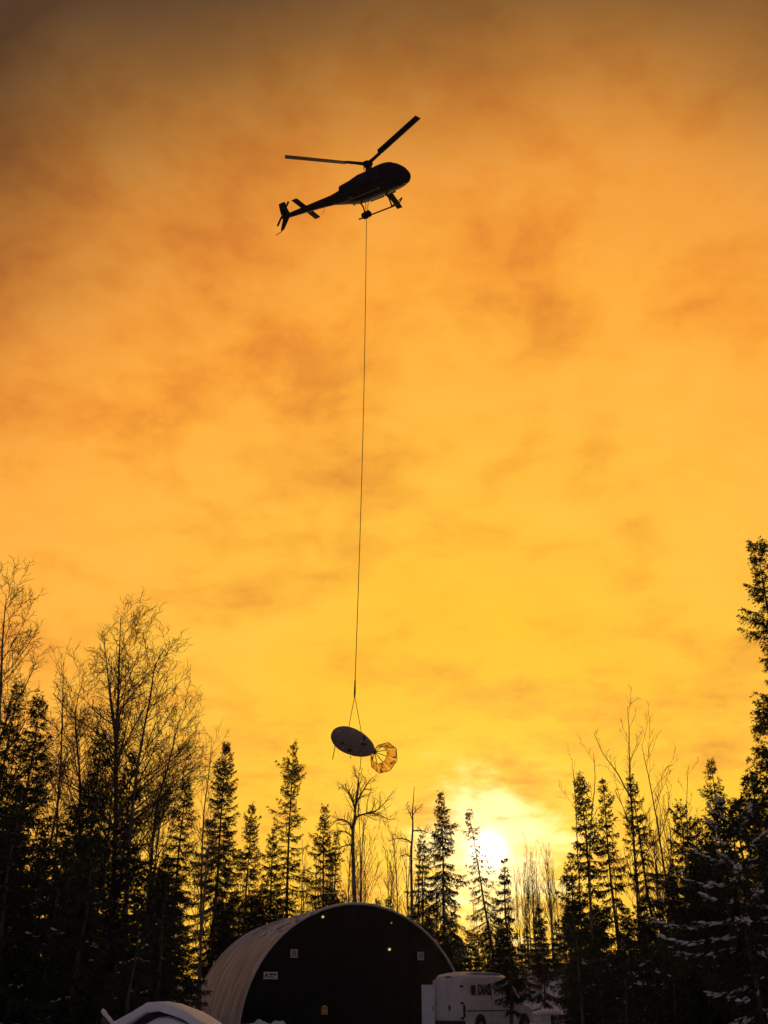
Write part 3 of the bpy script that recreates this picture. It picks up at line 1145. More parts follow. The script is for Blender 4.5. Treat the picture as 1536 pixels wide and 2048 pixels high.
def text_mesh(name, s, size, bold=0.0):
    cu = bpy.data.curves.new(name, 'FONT')
    cu.body = s
    cu.size = size
    cu.align_x = 'CENTER'
    cu.align_y = 'CENTER'
    cu.extrude = .004
    cu.offset = bold
    o = bpy.data.objects.new(name, cu)
    col.objects.link(o)
    bpy.context.view_layer.update()
    me = bpy.data.meshes.new_from_object(o.evaluated_get(bpy.context.evaluated_depsgraph_get()))
    bpy.data.objects.remove(o)
    bpy.data.curves.remove(cu)
    me.name = name
    return me


c = on_wall(541, 1951)
sg = MB().box((c.x, .085, c.z), (.74, .03, .34)).build('sign_board', M['sign'], hang)
me = text_mesh('lettering', 'A', .30, .012)
t = link('lettering', me, M['sign_red'], sg)
t.location = (c.x - .23, .062, c.z)
t.rotation_euler = (R(90), 0, 0)
m = MB()
for (x0, x1, zz, hh) in ((-.09, .12, .055, .09), (.13, .20, .05, .09), (.21, .31, .055, .10)):
    m.box((c.x + (x0 + x1) / 2, .064, c.z + zz), (x1 - x0 - .012, .01, hh))
m.build('lettering', M['letter'], sg)
m = MB()
for (x0, x1, zz, hh) in ((-.09, .02, -.065, .07), (.03, .12, -.075, .07), (.13, .22, -.08, .06)):
    m.box((c.x + (x0 + x1) / 2, .064, c.z + zz), (x1 - x0 - .012, .01, hh))
m.build('lettering', M['sign_red'], sg)

# yellow arched emblem: outline with a triangle inside
c = on_wall(649, 2020)
w_, hgt = .16, .42
out = [(c.x - w_, c.z - .20)] + [(c.x - w_ * math.cos(a), c.z + .0 + .22 * math.sin(a) ** .8) for a in np.linspace(0.001, math.pi - .001, 13)] + [(c.x + w_, c.z - .20)]
em = MB().prism([(x, .075, z) for x, z in out], (0, .02, 0)).build('emblem', M['yellow'], hang)
inn = [(c.x + (x - c.x) * .66, c.z - .0 + (z - c.z) * .68) for x, z in out]
MB().prism([(x, .066, z) for x, z in inn], (0, .008, 0)).build('emblem_field', M['sign_red'], em)
MB().prism([(c.x - .075, .057, c.z - .10), (c.x + .075, .057, c.z - .10), (c.x + .01, .057, c.z + .11)], (0, .008, 0)).build('emblem_triangle', M['yellow'], em)

for (px, py, r_) in ((645, 1834, .085), (778, 1899, .095), (782, 1846, .04)):
    c = on_wall(px, py)
    hs = MB().tube([(c.x, .098, c.z), (c.x, .03, c.z)], r_ * 1.15, 10).build('wall_lamp', M['black'], hang)
    MB().ball((c.x, .025, c.z), (r_, .03, r_ * .8), 1).build('lens', M['lit'], hs)
    MB().box((c.x, -.01, c.z + r_ * 1.05), (r_ * 2.3, .14, .02)).build('hood', M['black'], hs)

# snow banked along the hangar
def bank(name, pts, wid, hts, label):
    r = np.random.default_rng(len(pts) * 7 + 1)
    n = len(pts)
    tt = np.linspace(0, 1, n)
    ti = np.linspace(0, 1, n * 10)
    X = np.interp(ti, tt, [p[0] for p in pts])
    Y = np.interp(ti, tt, [p[1] for p in pts])
    Hh = np.interp(ti, tt, hts) * (1 + .15 * np.sin(ti * 23) + r.uniform(-.08, .08, len(ti)))
    dx, dy = np.gradient(X), np.gradient(Y)
    nx, ny = -dy / np.hypot(dx, dy), dx / np.hypot(dx, dy)
    K = 13
    Vv = []
    for i in range(len(ti)):
        end = min(1, 6 * ti[i], 6 * (1 - ti[i]))
        for k in range(K):
            u = -1 + 2 * k / (K - 1)
            hgt_ = Hh[i] * end * (math.cos(u * math.pi / 2) ** 1.2) + .05 * math.sin(i * .9 + k * 2.1) * (1 - abs(u))
            xx, yy_ = X[i] + nx[i] * u * wid, Y[i] + ny[i] * u * wid
            Vv.append((xx, yy_, float(gz(xx, yy_)) - .06 + max(hgt_, 0)))
    Fv = [(i * K + k, i * K + k + 1, (i + 1) * K + k + 1, (i + 1) * K + k) for i in range(len(ti) - 1) for k in range(K - 1)]
    tag(link(name, np_mesh(name, Vv, Fv, True), M['snow']), label, 'snow bank')


def hw(x, y):
    v = hm @ Vector((x, y, 0))
    return (v.x, v.y)


bank('snow_bank', [hw(-7.4, 12), hw(-7.5, 7), hw(-7.5, 2), hw(-7.3, -1)], .9, [.8, .9, .85, .6], 'snow bank shed along the flank of the hangar')
bank('snow_bank', [hw(-6.9, -1.2), hw(-5, -1.6), hw(-3.2, -1.3)], .8, [.62, .7, .4], 'low snow bank at the front corner of the hangar')


# ------------------------------------------------------------------ vehicles
def rrect(x, w, z0, z1, tum, rt, k=6):
    """rounded box section at station x: half width w at the belt, tumblehome tum at the roof, top corner radius rt"""
    pts = []
    pts.append((x, -w * .94, z0))
    pts.append((x, -w, z0 + .12))
    zb = z0 + (z1 - z0) * .45
    pts.append((x, -w, zb))
    wt_ = w - tum
    for i in range(k + 1):
        a = math.pi / 2 * i / k
        pts.append((x, -(wt_ - rt + rt * math.cos(a)), z1 - rt + rt * math.sin(a)))
    pts += [(p[0], -p[1], p[2]) for p in reversed(pts)]
    return pts


def wheel(parent, x, y, r, wd):
    ty = MB()
    prof = [(.62, .5), (.86, .5), (1.0, .36), (1.0, -.36), (.86, -.5), (.62, -.5)]
    k = 20
    rings = [[(x + r * p * math.cos(2 * math.pi * j / k), y + wd * q_, r + r * p * math.sin(2 * math.pi * j / k)) for p, q_ in prof] for j in range(k)]
    vr = [[ty.bm.verts.new(Vector(p)) for p in rr_] for rr_ in rings]
    for j in range(k):
        for i in range(len(prof)):
            ty.bm.faces.new((vr[j][i], vr[j][(i + 1) % len(prof)], vr[(j + 1) % k][(i + 1) % len(prof)], vr[(j + 1) % k][i]))
    wo_ = ty.build('wheel', M['tyre'], parent)
    MB().tube([(x, y - wd * .4, r), (x, y + wd * .4, r)], r * .6, 16).build('rim', M['rim'], wo_)
    MB().tube([(x, y - wd * .44, r), (x, y + wd * .44, r)], r * .18, 10).build('hub_cap', M['black'], wo_)


VPHI = R(40)                                # heading, clockwise from straight away
vr_ = P(931, 2000, 51.5)                    # right rear corner
van = empty('cargo_van', (0, 0, 0), R(90) - VPHI)
rr = Matrix.Rotation(R(90) - VPHI, 3, 'Z') @ Vector((0, -1.0, 0))
van.location = (vr_[0] - rr.x, 51.5 - rr.y, float(gz(vr_[0], 51.5)))
tag(van, 'white high-roof cargo van with dark hinges on its rear doors, beside the hangar', 'van')
ZT = 2.62
body = MB()
st_ = [(0.00, .90, .48, ZT - .26, .12, .20), (.05, .96, .45, ZT - .14, .12, .26), (.18, .99, .43, ZT - .05, .12, .30), (.6, 1.0, .43, ZT, .12, .32), (1.6, 1.0, .43, ZT + .03, .12, .32),
       (2.8, 1.0, .43, ZT + .03, .12, .32), (3.7, 1.0, .43, ZT - .02, .12, .32), (4.1, 1.0, .43, ZT - .16, .13, .30), (4.5, .99, .43, ZT - .48, .13, .26), (4.95, .98, .43, 1.62, .10, .16),
       (5.2, .97, .43, 1.32, .05, .12), (5.7, .95, .43, 1.22, .04, .12), (5.95, .90, .45, 1.08, .04, .12), (6.05, .84, .50, .95, .04, .1)]
body.rings([rrect(*s) for s in st_])
body.build('body', M['white'], van)
for sy in (-1, 1):                           # rear doors
    d = MB().box((-.012, sy * .445, 1.43), (.05, .87, 1.80), bevel=.02).build('rear_door', M['white'], van)
    for zz in (.72, 1.35, 2.06):
        MB().box((-.045, sy * .83, zz), (.05, .17, .085), bevel=.012).build('hinge', M['black'], d)
    MB().box((-.047, sy * .42, 1.98), (.02, .50, .34), bevel=.008).build('door_window', M['white2'], d)
    if sy == -1:
        MB().box((-.05, -.10, 1.15), (.05, .09, .20), bevel=.012).build('handle', M['black'], d)
    MB().box((-.02, sy * .93, 1.02), (.07, .10, .52), bevel=.01).build('tail_lamp', M['lamp_red'], van)
MB().box((-.06, 0, .52), (.16, 1.9, .18), bevel=.03).build('rear_bumper', M['black'], van)
MB().box((-.043, .32, .95), (.02, .32, .16)).build('number_plate', M['sign'], van)
MB().box((.02, 0, ZT - .16), (.05, .34, .05)).build('brake_lamp', M['lamp_red'], van)
# right side: sliding door, seams, belt line, cab window, wheel arches
for sy in (-1, 1):
    MB().box((1.95, sy * 1.0, 1.02), (3.7, .02, .045)).build('rub_strip', M['black'], van)
    for xx in (2.15, 3.35, 4.42):
        MB().box((xx, sy * .985, 1.18), (.018, .04, 1.35)).build('door_seam', M['black'], van)
    MB().prism([(3.50, sy * .935, 1.36), (3.44, sy * .915, 2.02), (4.05, sy * .915, 2.02), (4.55, sy * .935, 1.42), (4.50, sy * .94, 1.36)], (0, sy * .055, 0)).build('side_window', M['glass'], van)
    MB().box((3.55, sy * .99, 1.16), (.16, .05, .05)).build('handle', M['black'], van)
    mr = MB().box((4.55, sy * 1.16, 1.52), (.12, .20, .30), bevel=.03).build('mirror', M['black'], van)
    MB().box((4.6, sy * 1.04, 1.44), (.05, .14, .05)).build('mirror_arm', M['black'], mr)
    for xx in (1.15, 4.95):
        k = 14
        poly = [(xx + .46 * math.cos(a), sy * .965, .43 + .46 * math.sin(a)) for a in np.linspace(0, math.pi, k)]
        MB().prism(poly, (0, sy * .05, 0)).build('wheel_arch', M['black'], van)
        wheel(van, xx, sy * .93, .37, .24)
    MB().box((5.93, sy * .68, .95), (.16, .32, .22), bevel=.03).build('headlight', M['glass'], van)
MB().prism([(4.20, -.72, 2.40), (4.20, .72, 2.40), (4.99, .84, 1.60), (4.99, -.84, 1.60)], (.03, 0, .03)).build('windshield', M['glass'], van)
MB().box((6.03, 0, .55), (.14, 1.75, .22), bevel=.04).build('front_bumper', M['black'], van)
MB().box((6.02, 0, .85), (.10, .9, .20), bevel=.02).build('grille', M['black'], van)
# lettering on the side, maroon square in front of it
lt = link('lettering', text_mesh('lettering', 'DIAS', .60, .022), M['letter'], van)
lt.location = (1.56, -1.004, 1.90)
lt.rotation_euler = (R(90), 0, 0)
lt.scale = (.84, 1.0, 1.0)
MB().box((.66, -.995, 1.90), (.34, .02, .42)).build('logo_square', M['logo'], van)
# snow on the roof
sn = MB()
sn.rings([[(x, -(.78) * w2, ZT + dz), (x, -.55 * w2, ZT + dz + .05), (x, 0, ZT + dz + .07), (x, .55 * w2, ZT + dz + .05), (x, .78 * w2, ZT + dz), (x, 0, ZT + dz - .03)]
          for x, w2, dz in ((.35, .6, -.05), (.6, .9, -.02), (1.2, 1.0, .02), (2.0, 1.0, .03), (2.9, 1.0, .03), (3.5, .9, .0), (3.8, .6, -.05))])
sn.build('roof_snow', M['snow'], van)

# white upright cabinet behind the van's rear corner
c0 = P(857, 2000, 52.6)
cab = empty('white_cabinet', (c0[0], 52.6, float(gz(c0[0], 52.6))), R(-8))
tag(cab, 'tall plain white cabinet standing between the hangar wall and the van', 'cabinet')
MB().box((0, 0, 1.07), (.62, .40, 2.0), bevel=.015).build('case', M['white2'], cab)
MB().box((0, -.206, 1.07), (.56, .02, 1.88), bevel=.006).build('door_panel', M['white2'], cab)
MB().box((.22, -.225, 1.1), (.03, .03, .18)).build('handle', M['black'], cab)
MB().box((0, 0, .035), (.54, .34, .07)).build('plinth', M['black'], cab)
MB().box((0, 0, 2.085), (.60, .38, .03), bevel=.01).build('snow', M['snow'], cab)

# low open crate with a cap of snow, beyond the van
cr0 = P(1092, 2000, 47)
cz = float(gz(cr0[0], 47))
cr = empty('open_crate', (cr0[0], 47, cz), R(14))
tag(cr, 'low pale crate with a dark open front and a cap of snow, beyond the van', 'crate')
ch_ = P(1092, 2030, 47)[2] - cz
for k in range(4):
    hh_ = ch_ / 4
    for sx in (-1, 1):
        MB().box((sx * .46, 0, hh_ * (k + .5)), (.04, .8, hh_ - .015)).build('side_board', M['white'], cr)
    MB().box((0, .40, hh_ * (k + .5)), (.87, .04, hh_ - .015)).build('back_board', M['wood'], cr)
MB().box((-.24, -.41, ch_ / 2), (.44, .03, ch_ - .02)).build('front_board', M['white'], cr)
MB().box((0, 0, ch_ + .02), (1.02, .9, .04)).build('lid', M['white'], cr)
MB().rings([[(x, -.47 * w, ch_ + .03), (x, -.40 * w, ch_ + .03 + h), (x, 0, ch_ + .05 + h * 1.2), (x, .40 * w, ch_ + .03 + h), (x, .47 * w, ch_ + .03)] for x, w, h in ((-.54, .8, .02), (-.46, 1.0, .10), (-.1, 1.02, .15), (.25, 1.0, .14), (.48, .96, .08), (.53, .8, .02))]).build('snow_cap', M['snow'], cr)

# ------------------------------------------------------------------ snow-covered tarp pile, foreground left
D = 14.0
pk_ = P(338, 2002, D)
pile = empty('snowy_tarp_pile', (pk_[0], D, 0))
tag(pile, 'snow-covered tarp pile with a dark fold under its thick snow cap, in the foreground', 'tarp pile')
zt = pk_[2]


def cap_ring(y, top, wd, thick, k=23, skew=0.0):
    o_, i_ = [], []
    for j in range(k):
        u = -1 + 2 * j / (k - 1)
        x = u * wd
        z = top - (math.sqrt(u * u * .9 + .012) - .11) * wd * .62
        z += .010 * math.sin(j * 2.3 + y * 5) + .008 * math.sin(j * 5.1 + y * 11) + .006 * math.sin(j * 1.1 - y * 17)
        o_.append((x + skew, y, max(z, .0)))
        i_.append((x * .93 + skew + .02 * u, y, max(z - thick * (1.0 + .8 * max(0, -u)), -.02)))
    return o_ + i_[::-1]


cp = MB()
cp.rings([cap_ring(y, zt + dz, 1.9 + .1 * math.sin(y * 3), th) for y, dz, th in
          ((-.62, -.05, .04), (-.60, -.02, .08), (-.52, -.005, .10), (-.35, .0, .11), (0, .0, .14), (.5, -.02, .14), (1.0, -.08, .14), (1.5, -.22, .12), (1.7, -.4, .08))])
cp.build('snow_cap', M['snow'], pile)
tp = MB()
tp.rings([cap_ring(y, zt - .14 + dz, 1.75, .04) for y, dz in ((-.45, 0), (0, 0), (.8, -.04), (1.4, -.15))])
tp.build('tarp', M['tarp'], pile)
lw = MB()
lw.rings([cap_ring(y, zt - .165 + dz, 1.35, .5, skew=.10) for y, dz in ((-.95, -.30), (-.85, -.12), (-.66, -.02), (-.45, .0), (-.40, 0))])
lw.build('snow_drift', M['snow'], pile)

# weathered board sticking up, with snow on it
bp_ = P(205, 2027, 13)
bo = empty('leaning_board', (bp_[0], 13, 0))
tag(bo, 'weathered board end poking up under a ridge of snow, left of the tarp pile', 'board')
MB().tube([(1.35, .1, .05), (.02, 0, bp_[2] - .04)], .05, 4).build('plank', M['wood'], bo)
rb = np.random.default_rng(8)
tb = np.linspace(0, 1, 12)
tag(link('snow', np_mesh('snow', *blobs(np.stack([.02 + .66 * tb, .05 * tb, bp_[2] + .01 - (bp_[2] - .05) * .5 * tb], -1), np.stack([rb.uniform(.06, .10, 12), rb.uniform(.05, .07, 12), rb.uniform(.03, .05, 12)], -1), rb,
     np.tile(np.array([.67, .05, -.74]), (12, 1))), True), M['snow'], bo), kind='stuff')

# ------------------------------------------------------------------ helicopter
HP = (-1.0707, 47.8074, 50.3183)
hel = empty('helicopter', HP)
hel.rotation_mode = 'XYZ'
hel.rotation_euler = (0.127, 0.1112, -0.5884)
tag(hel, 'dark light utility helicopter hovering with a long sling line below', 'helicopter')


def sect(x, zb, zt_, w, ex=2.6, k=24):
    zc, hh = (zb + zt_) / 2, (zt_ - zb) / 2
    out = []
    for j in range(k):
        a = 2 * math.pi * j / k
        ca, sa = math.cos(a), math.sin(a)
        out.append((x, w * math.copysign(abs(ca) ** (2 / ex), ca), zc + hh * math.copysign(abs(sa) ** (2 / ex), sa)))
    return out


MB().rings([sect(*s, 2.25) for s in ((3.24, -2.08, -1.90, .08), (3.17, -2.24, -1.70, .32), (2.98, -2.36, -1.44, .54), (2.6, -2.46, -1.12, .72), (2.15, -2.51, -.86, .83),
                               (1.6, -2.54, -.70, .88), (1.0, -2.56, -.72, .90), (.4, -2.56, -.88, .90), (-.3, -2.55, -1.0, .89), (-.9, -2.50, -1.02, .83),
                               (-1.25, -2.42, -1.10, .74), (-1.6, -2.32, -1.24, .58), (-2.1, -2.20, -1.32, .45), (-2.6, -2.06, -1.36, .35), (-2.75, -2.02, -1.37, .32))]).build('fuselage', M['heli'], hel)
MB().rings([sect(*s, 2.1) for s in ((-2.5, -2.06, -1.36, .33), (-3.5, -1.94, -1.36, .28), (-5.0, -1.80, -1.37, .22), (-6.4, -1.70, -1.38, .16), (-7.0, -1.64, -1.40, .12), (-7.15, -1.58, -1.46, .05))]).build('tail_boom', M['heli'], hel)
MB().rings([sect(*s, 3) for s in ((1.5, -.95, -.76, .10), (1.1, -.92, -.70, .20), (.6, -.96, -.64, .26), (.1, -1.05, -.62, .28), (-.6, -1.1, -.68, .32), (-1.1, -1.2, -.82, .32), (-1.4, -1.3, -1.0, .28), (-1.7, -1.4, -1.22, .18))]).build('engine_cowling', M['heli'], hel)
MB().tube([(-1.1, 0, -.90), (-1.6, 0, -.98), (-2.15, 0, -1.04)], [.20, .20, .18], 12).build('exhaust', M['heli_dark'], hel)
# glazing: windscreen halves, doors
for sy in (-1, 1):
    MB().rings([[(x, sy * y0, z0), (x, sy * y1, z1), (x, sy * y2, z2), (x, sy * y3, z3)] for x, y0, z0, y1, z1, y2, z2, y3, z3 in
                ((3.16, .04, -1.74, .16, -1.78, .26, -1.9, .22, -1.96), (2.66, .05, -1.15, .42, -1.26, .66, -1.58, .62, -1.7), (2.12, .05, -.845, .50, -.96, .78, -1.30, .78, -1.45), (1.75, .05, -.735, .5, -.84, .76, -1.08, .82, -1.25))], cap=False, closed=False).build('windscreen', M['heli_glass'], hel)
    d = MB().box((1.25, sy * .875, -1.80), (.82, .05, .80), bevel=.01).build('front_door', M['heli'], hel)
    MB().box((1.28, sy * .902, -1.58), (.66, .02, .30), bevel=.006).build('door_window', M['heli_glass'], d)
    d = MB().box((.25, sy * .875, -1.84), (1.05, .05, .76), bevel=.01).build('sliding_door', M['heli'], hel)
    MB().box((.25, sy * .902, -1.62), (.85, .02, .28), bevel=.006).build('door_window', M['heli_glass'], d)
    MB().box((-1.25, sy * .74, -1.85), (.8, .05, .4), Matrix.Rotation(sy * R(-12), 3, 'Z')).build('baggage_door', M['heli'], hel)
    # skid
    sk = MB().tube([(2.02, sy * 1.08, -2.62), (1.88, sy * 1.08, -2.86), (1.66, sy * 1.08, -2.98), (1.3, sy * 1.08, -3.02), (-.9, sy * 1.08, -3.04), (-1.35, sy * 1.08, -3.04)], .048, 8).build('skid', M['heli_dark'], hel)
    MB().tube([(1.25, sy * .35, -2.48), (1.25, sy * .72, -2.56), (1.25, sy * .98, -2.84), (1.25, sy * 1.08, -3.02)], .052, 8).build('front_leg', M['heli_dark'], sk)
    MB().tube([(-.72, sy * .35, -2.44), (-.76, sy * .74, -2.54), (-.80, sy * .98, -2.84), (-.82, sy * 1.08, -3.02)], .052, 8).build('rear_leg', M['heli_dark'], sk)
    MB().tube([(2.02, sy * 1.08, -2.62), (1.62, sy * 1.08, -2.80), (1.25, sy * 1.06, -2.98)], .03, 6).build('toe_brace', M['heli_dark'], sk)
    # stabiliser half
    MB().rings([[(x + dx, sy * y, -1.55 + dz) for dx, dz in ((.24, 0), (.1, .035), (-.22, .012), (-.24, 0), (-.22, -.012), (.1, -.035))] for y, x in ((.10, -5.0), (1.22, -5.0), (1.27, -5.03))], smooth=False).build('stabiliser', M['heli'], hel)
MB().rings([[(x + dx * c_, dy * c_ * .6, z) for dx, dy in ((.30, 0), (.12, .055), (-.26, .02), (-.30, 0), (-.26, -.02), (.12, -.055))] for z, x, c_ in ((-1.62, -6.62, 1.35), (-1.25, -6.85, 1.2), (-.80, -7.05, 1.05), (-.34, -7.20, .95), (-.30, -7.22, .88))], smooth=False).build('upper_fin', M['heli'], hel)
MB().rings([[(x + dx * c_, dy * c_ * .6, z) for dx, dy in ((.30, 0), (.12, .055), (-.26, .02), (-.30, 0), (-.26, -.02), (.12, -.055))] for z, x, c_ in ((-1.42, -6.62, 1.2), (-1.85, -6.78, .95), (-2.25, -6.92, .72), (-2.52, -7.0, .5))], smooth=False).build('lower_fin', M['heli'], hel)
MB().tube([(-6.9, 0, -2.35), (-7.05, 0, -2.58), (-7.55, 0, -2.72)], .028, 6).build('tail_skid', M['heli_dark'], hel)
# tail rotor on the right side
trr = MB().tube([(-6.75, -.1, -1.5), (-6.75, -.36, -1.5)], .07, 8).build('tail_rotor', M['heli_dark'], hel)
for s in (-1, 1):
    a = R(62)
    dx_, dz_ = math.cos(a) * s, math.sin(a) * s
    px_, pz_ = -dz_, dx_
    MB().prism([(-6.75 + dx_ * r_ + px_ * c_, -.34, -1.5 + dz_ * r_ + pz_ * c_) for r_, c_ in ((.12, -.05), (.3, -.09), (.92, -.09), (.92, .09), (.3, .09), (.12, .05))], (0, .025, 0)).build('tail_rotor_blade', M['heli_dark'], trr)
# mast, hub and three main blades
MB().tube([(0, 0, -.5), (0, 0, -.08)], [.14, .10], 10).build('mast', M['heli_dark'], hel)
hb = MB().tube([(0, 0, -.16), (0, 0, .02), (0, 0, .14)], [.24, .36, .22], 12).build('rotor_hub', M['heli_dark'], hel)
MB().tube([(.16, .10, -.48), (.18, .12, -.12)], .03, 6).build('pitch_link', M['heli_dark'], hb)
MB().tube([(-.14, -.16, -.48), (-.16, -.18, -.12)], .03, 6).build('pitch_link', M['heli_dark'], hb)
tilt = Matrix.Rotation(-.0283, 3, 'Y') @ Matrix.Rotation(-.0123, 3, 'X')
for k in range(3):
    th = 3.8593 + k * 2 * math.pi / 3
    rm = tilt @ Matrix.Rotation(th, 3, 'Z') @ Matrix.Rotation(-.0201, 3, 'Y')
    bl_ = MB()
    sec = lambda r_, c_, tw: [rm @ Vector((r_, dx * c_ * math.cos(tw) - dz * math.sin(tw), dz + dx * c_ * math.sin(tw))) for dx, dz in ((.30, 0), (.18, .02), (-.5, .012), (-.70, 0), (-.5, -.008), (.18, -.018))]
    bl_.rings([sec(r_, c_, tw) for r_, c_, tw in ((1.25, .12, -.2), (1.45, .42, -.16), (2.5, .42, -.13), (4.0, .42, -.10), (5.30, .42, -.07), (5.35, .40, -.07))], smooth=False)
    o_ = bl_.build('rotor_blade', M['heli_dark'], hel)
    MB().rings([[rm @ Vector((r_, y_ * w_, z_ * h_)) for y_, z_ in ((1, 1), (-1, 1), (-1, -1), (1, -1))] for r_, w_, h_ in ((.1, .13, .05), (.7, .10, .045), (1.3, .10, .04), (1.5, .06, .03))], smooth=False).build('blade_root', M['heli_dark'], o_)
# chin: mirror and lamp
mr = MB().ball((2.98, -.12, -2.52), (.13, .13, .10), 1).build('chin_mirror', M['heli_dark'], hel)
MB().tube([(2.7, -.12, -2.35), (2.98, -.12, -2.52)], .025, 6).build('mirror_arm', M['heli_dark'], mr)
MB().ball((2.5, .0, -2.50), (.16, .16, .10), 1).build('landing_lamp', M['heli_dark'], hel)
for xx, zz in ((-3.4, -2.2), (-4.3, -2.05)):
    MB().tube([(xx, 0, zz + .2), (xx - .18, 0, zz - .25)], .012, 5).build('whip_aerial', M['heli_dark'], hel)

hmw = Matrix.LocRotScale(Vector(HP), hel.rotation_euler, None)
belly = np.array((hmw @ Vector((.05, 0, -2.52)))[:])

# ------------------------------------------------------------------ sling line and hook
hookp = P(733, 432, 48.2)
ringp = P(709.3, 1392, 48.0)
ln_ = empty('sling_line', ringp)
tag(ln_, 'long thin sling line hanging from the helicopter belly to the survey pod', 'sling line')


def rel(p, o):
    return tuple(np.array(p) - np.array(o))


swp = P(710.2, 1362, 48.0)
n = 24
lp = [hookp + (swp - hookp) * t + np.array([.10 * math.sin(t * math.pi), 0, 0]) for t in np.linspace(0, 1, n)]
MB().tube([rel(p, ringp) for p in lp], .020, 5).build('rope', M['rope'], ln_)
MB().tube([rel(swp + (0, 0, .05), ringp), rel(swp + (ringp - swp) * .55, ringp), rel(swp + (ringp - swp) * .9, ringp)], [.03, .045, .05], 8).build('rope_sleeve', M['heli_dark'], ln_)
MB().tube([rel(swp + (ringp - swp) * .88, ringp), (0, 0, .02)], .02, 6).build('swivel', M['heli_metal'], ln_)
MB().ball((0, 0, 0), (.055, .055, .08), 1).build('shackle', M['heli_metal'], ln_)
hk = MB().box(rel(hookp + (0, 0, .10), ringp), (.62, .36, .32), Matrix.Rotation(-.6, 3, 'Z'), bevel=.08).build('cargo_hook', M['heli_dark'], ln_)
MB().box(rel(hookp + (0, 0, -.08), ringp), (.22, .2, .14), bevel=.04).build('hook_keeper', M['heli_dark'], hk)
for s in (-1, 1):
    MB().tube([rel(belly + (s * .10, 0, 0), ringp), rel(hookp + (s * .04, 0, .22), ringp)], .022, 6).build('hook_strap', M['rope'], hk)

# ------------------------------------------------------------------ towed survey pod with octagonal tail cone
bc = P(706.5, 1484.5, 48.0)
ppm = FPX / ((bc - CAM) @ FWD)                # pixels per metre there
pod = empty('survey_pod', bc)
tag(pod, 'egg-shaped dark survey pod with an orange octagonal tail cone hanging on the sling line', 'survey pod')
# axis: down to the right and away from the viewer
rgt = np.array([1.0, 0, 0])
view = nrm(bc - CAM)
upp = nrm(np.cross(rgt, view))
ca_ = nrm(rgt * .83 - upp * .36 + view * .43)
cu_ = nrm(np.cross(np.cross(ca_, upp), ca_))
cs_ = np.cross(ca_, cu_)
LEN = 94 / ppm / math.hypot(.83, .36) * .98


def podpt(s, r, a):
    return tuple(ca_ * s + (cu_ * math.cos(a) + cs_ * math.sin(a)) * r)


RM = 25.5 / ppm
prof = []
for i in range(25):
    u = i / 24
    s = -LEN * .5 + LEN * u
    v = 2 * u - 1
    r = RM * (1 - abs(v) ** 2.15) ** .56 * (1 - .14 * v)
    prof.append((s, max(r, .012)))
MB().rings([[podpt(s, r, 2 * math.pi * j / 28) for j in range(28)] for s, r in prof]).build('shell', M['bird'], pod)


def pod_r(s):
    return np.interp(s, [p[0] for p in prof], [p[1] for p in prof])


def on_pod(px, py, out=1.0):
    """point of the shell seen at (px, py)"""
    p = rgt * (px - 706.5) / ppm - upp * (py - 1484.5) / ppm
    best, bt = None, 1e9
    for t in np.linspace(-1.6, 1.6, 321):
        q = p + view * t
        s = q @ ca_
        r = np.linalg.norm(q - ca_ * s)
        if abs(s) < LEN * .49 and r <= pod_r(s) and t < bt:
            best, bt = q, t
    if best is None:
        return None, None
    s = best @ ca_
    return best, nrm(best - ca_ * s)


def zpix(x, y):
    return 660 + x / 10.24, 1380 + y / 10.24


for (zx, zy, w_, h_) in ((280, 1080, .17, .11), (400, 1225, .20, .15), (690, 985, .10, .26), (680, 1105, .34, .10)):
    q, nn_ = on_pod(*zpix(zx, zy))
    if q is None: continue
    rot = Vector(nn_).to_track_quat('Z', 'Y').to_matrix()
    m = MB()
    m.box((0, 0, 0), (w_, h_, .04), bevel=.015)
    ob = m.build('hatch_cover', M['patch'], pod)
    ob.location = tuple(q)
    ob.rotation_euler = rot.to_euler()
for (zx, zy) in ((160, 850), (220, 850), (425, 850), (660, 915), (765, 1010), (630, 1045), (145, 1098), (300, 1080), (535, 1218), (395, 1270), (635, 1290), (275, 1175), (480, 845)):
    q, nn_ = on_pod(*zpix(zx, zy))
    if q is None: continue
    ob = MB().ball(tuple(q), (.028, .028, .028), 1).build('bolt_head', M['bolt'], pod)
# hull seam
MB().tube([podpt(LEN * .12, pod_r(LEN * .12) + .004, a) for a in np.linspace(0, 2 * math.pi, 33)], .010, 4, cap=False).build('seam_band', M['patch'], pod)
# bridle: two legs
for (px, py, dv) in ((694, 1457, .0), (725, 1471, .0)):
    e = rgt * (px - 706.5) / ppm - upp * (py - 1484.5) / ppm
    s = e @ ca_
    e2 = ca_ * s + cu_ * (pod_r(s) - .01)
    MB().tube([rel(ringp, bc), tuple(e2)], .016, 5).build('bridle_leg', M['rope'], pod)
# aerials under the pod
for (x0, y0, x1, y1, r_) in ((671, 1488, 665.5, 1518, .022), (722.5, 1512, 720, 1538, .018), (701, 1511, 702, 1516, .022)):
    a0 = rgt * (x0 - 706.5) / ppm - upp * (y0 - 1484.5) / ppm
    a1 = rgt * (x1 - 706.5) / ppm - upp * (y1 - 1484.5) / ppm
    MB().tube([tuple(a0), tuple(a1)], r_, 6).build('rod_aerial', M['rope'], pod)
# tail cone: hub, spokes, inner hoop, outer frame, eight fabric panels
tail = np.array(podpt(LEN * .5 - .05, 0, 0))
ct = nrm(rgt * .50 - upp * .30 + view * .81)
cu2 = nrm(upp - ct * (upp @ ct))
cs2 = np.cross(ct, cu2)
k1, k2 = .62, 1.05
c1, c2 = tail + ct * k1, tail + ct * k2
r1, r2 = 18.5 / ppm, 32.5 / ppm


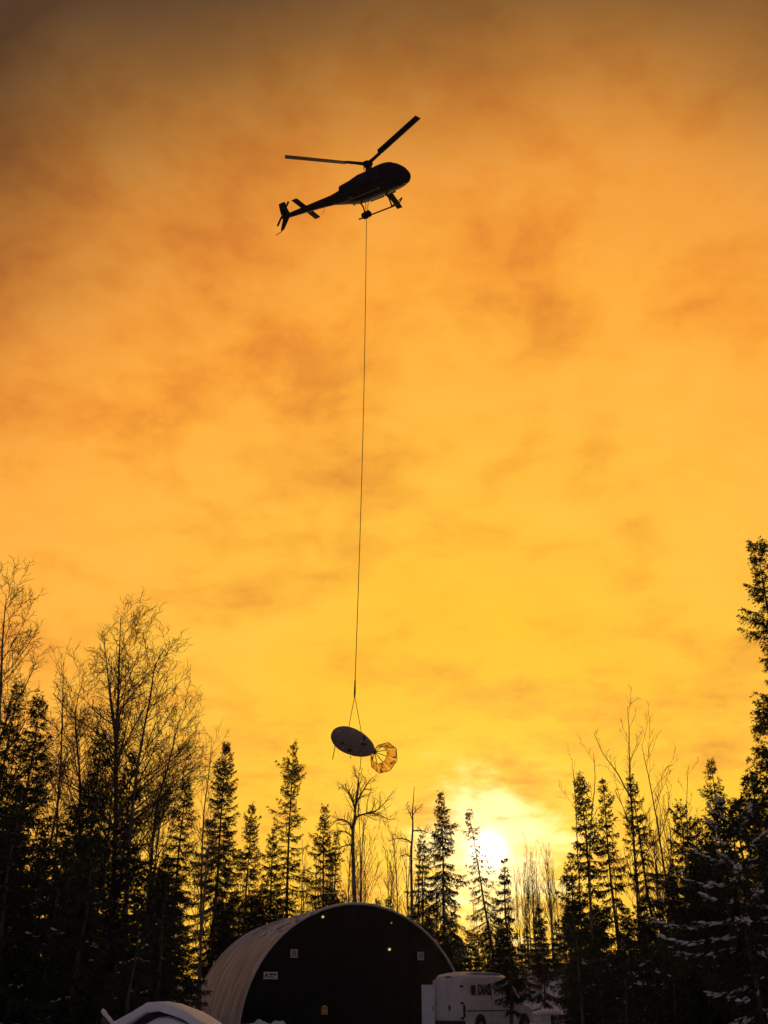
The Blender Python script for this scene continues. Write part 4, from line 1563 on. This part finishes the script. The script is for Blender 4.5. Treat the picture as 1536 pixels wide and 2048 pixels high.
def conept(c, r, a):
    return c + (cu2 * math.cos(a) + cs2 * math.sin(a)) * r


tc_ = MB().tube([tuple(tail - ct * .12), tuple(tail + ct * .10), tuple(tail + ct * .24)], [.12, .13, .07], 10).build('tail_cone', M['patch'], pod)
A8 = [R(9) + i * math.pi / 4 for i in range(9)]
for i in range(8):
    a, b = A8[i], A8[i + 1]
    mid = (a + b) / 2
    def lerp_(p, q_, t): return p * (1 - t) + q_ * t
    i0, i1, o0, o1 = conept(c1, r1, a), conept(c1, r1, b), conept(c2, r2, a), conept(c2, r2, b)
    g = .085
    qv = []
    for t in np.linspace(0, 1, 5):
        for u in np.linspace(0, 1, 6):
            lo, hi = lerp_(i0, i1, g + (1 - 2 * g) * u), lerp_(o0, o1, g * .8 + (1 - 1.6 * g) * u)
            p = lerp_(lo, hi, .05 + .93 * t)
            p = p + ct * (.05 * math.sin(math.pi * u) * math.sin(math.pi * t))
            qv.append(p)
    fq = [(r_ * 6 + c_, r_ * 6 + c_ + 1, (r_ + 1) * 6 + c_ + 1, (r_ + 1) * 6 + c_) for r_ in range(4) for c_ in range(5)]
    link('fabric_panel', np_mesh('fabric_panel', np.array(qv), fq, True), M['drogue'], tc_)
    MB().tube([tuple(o0), tuple(o1)], .018, 5).build('outer_frame_bar', M['rope'], tc_)
    MB().tube([tuple(i0), tuple(i1)], .016, 5).build('inner_frame_bar', M['rope'], tc_)
    MB().tube([tuple(tail + ct * .12), tuple(i0)], .021, 5).build('spoke', M['rope'], tc_)
    MB().tube([tuple(i0), tuple(o0)], .008, 4).build('spoke_tip', M['bolt'], tc_)

# ------------------------------------------------------------------ cold evening air
hz = bpy.data.materials.new('evening_air')
hz.use_nodes = True
ht = hz.node_tree
ht.nodes.clear()
pv = N(ht, 'ShaderNodeVolumePrincipled')
pv.inputs['Color'].default_value = (.92, .88, .86, 1)
pv.inputs['Density'].default_value = HAZE
pv.inputs['Anisotropy'].default_value = .72
ho = N(ht, 'ShaderNodeOutputMaterial')
ht.links.new(pv.outputs[0], ho.inputs['Volume'])
tag(MB().box((0, 55, 31), (320, 330, 66)).build('haze', hz), 'thin evening haze hanging over the clearing', 'haze', None, 'stuff')
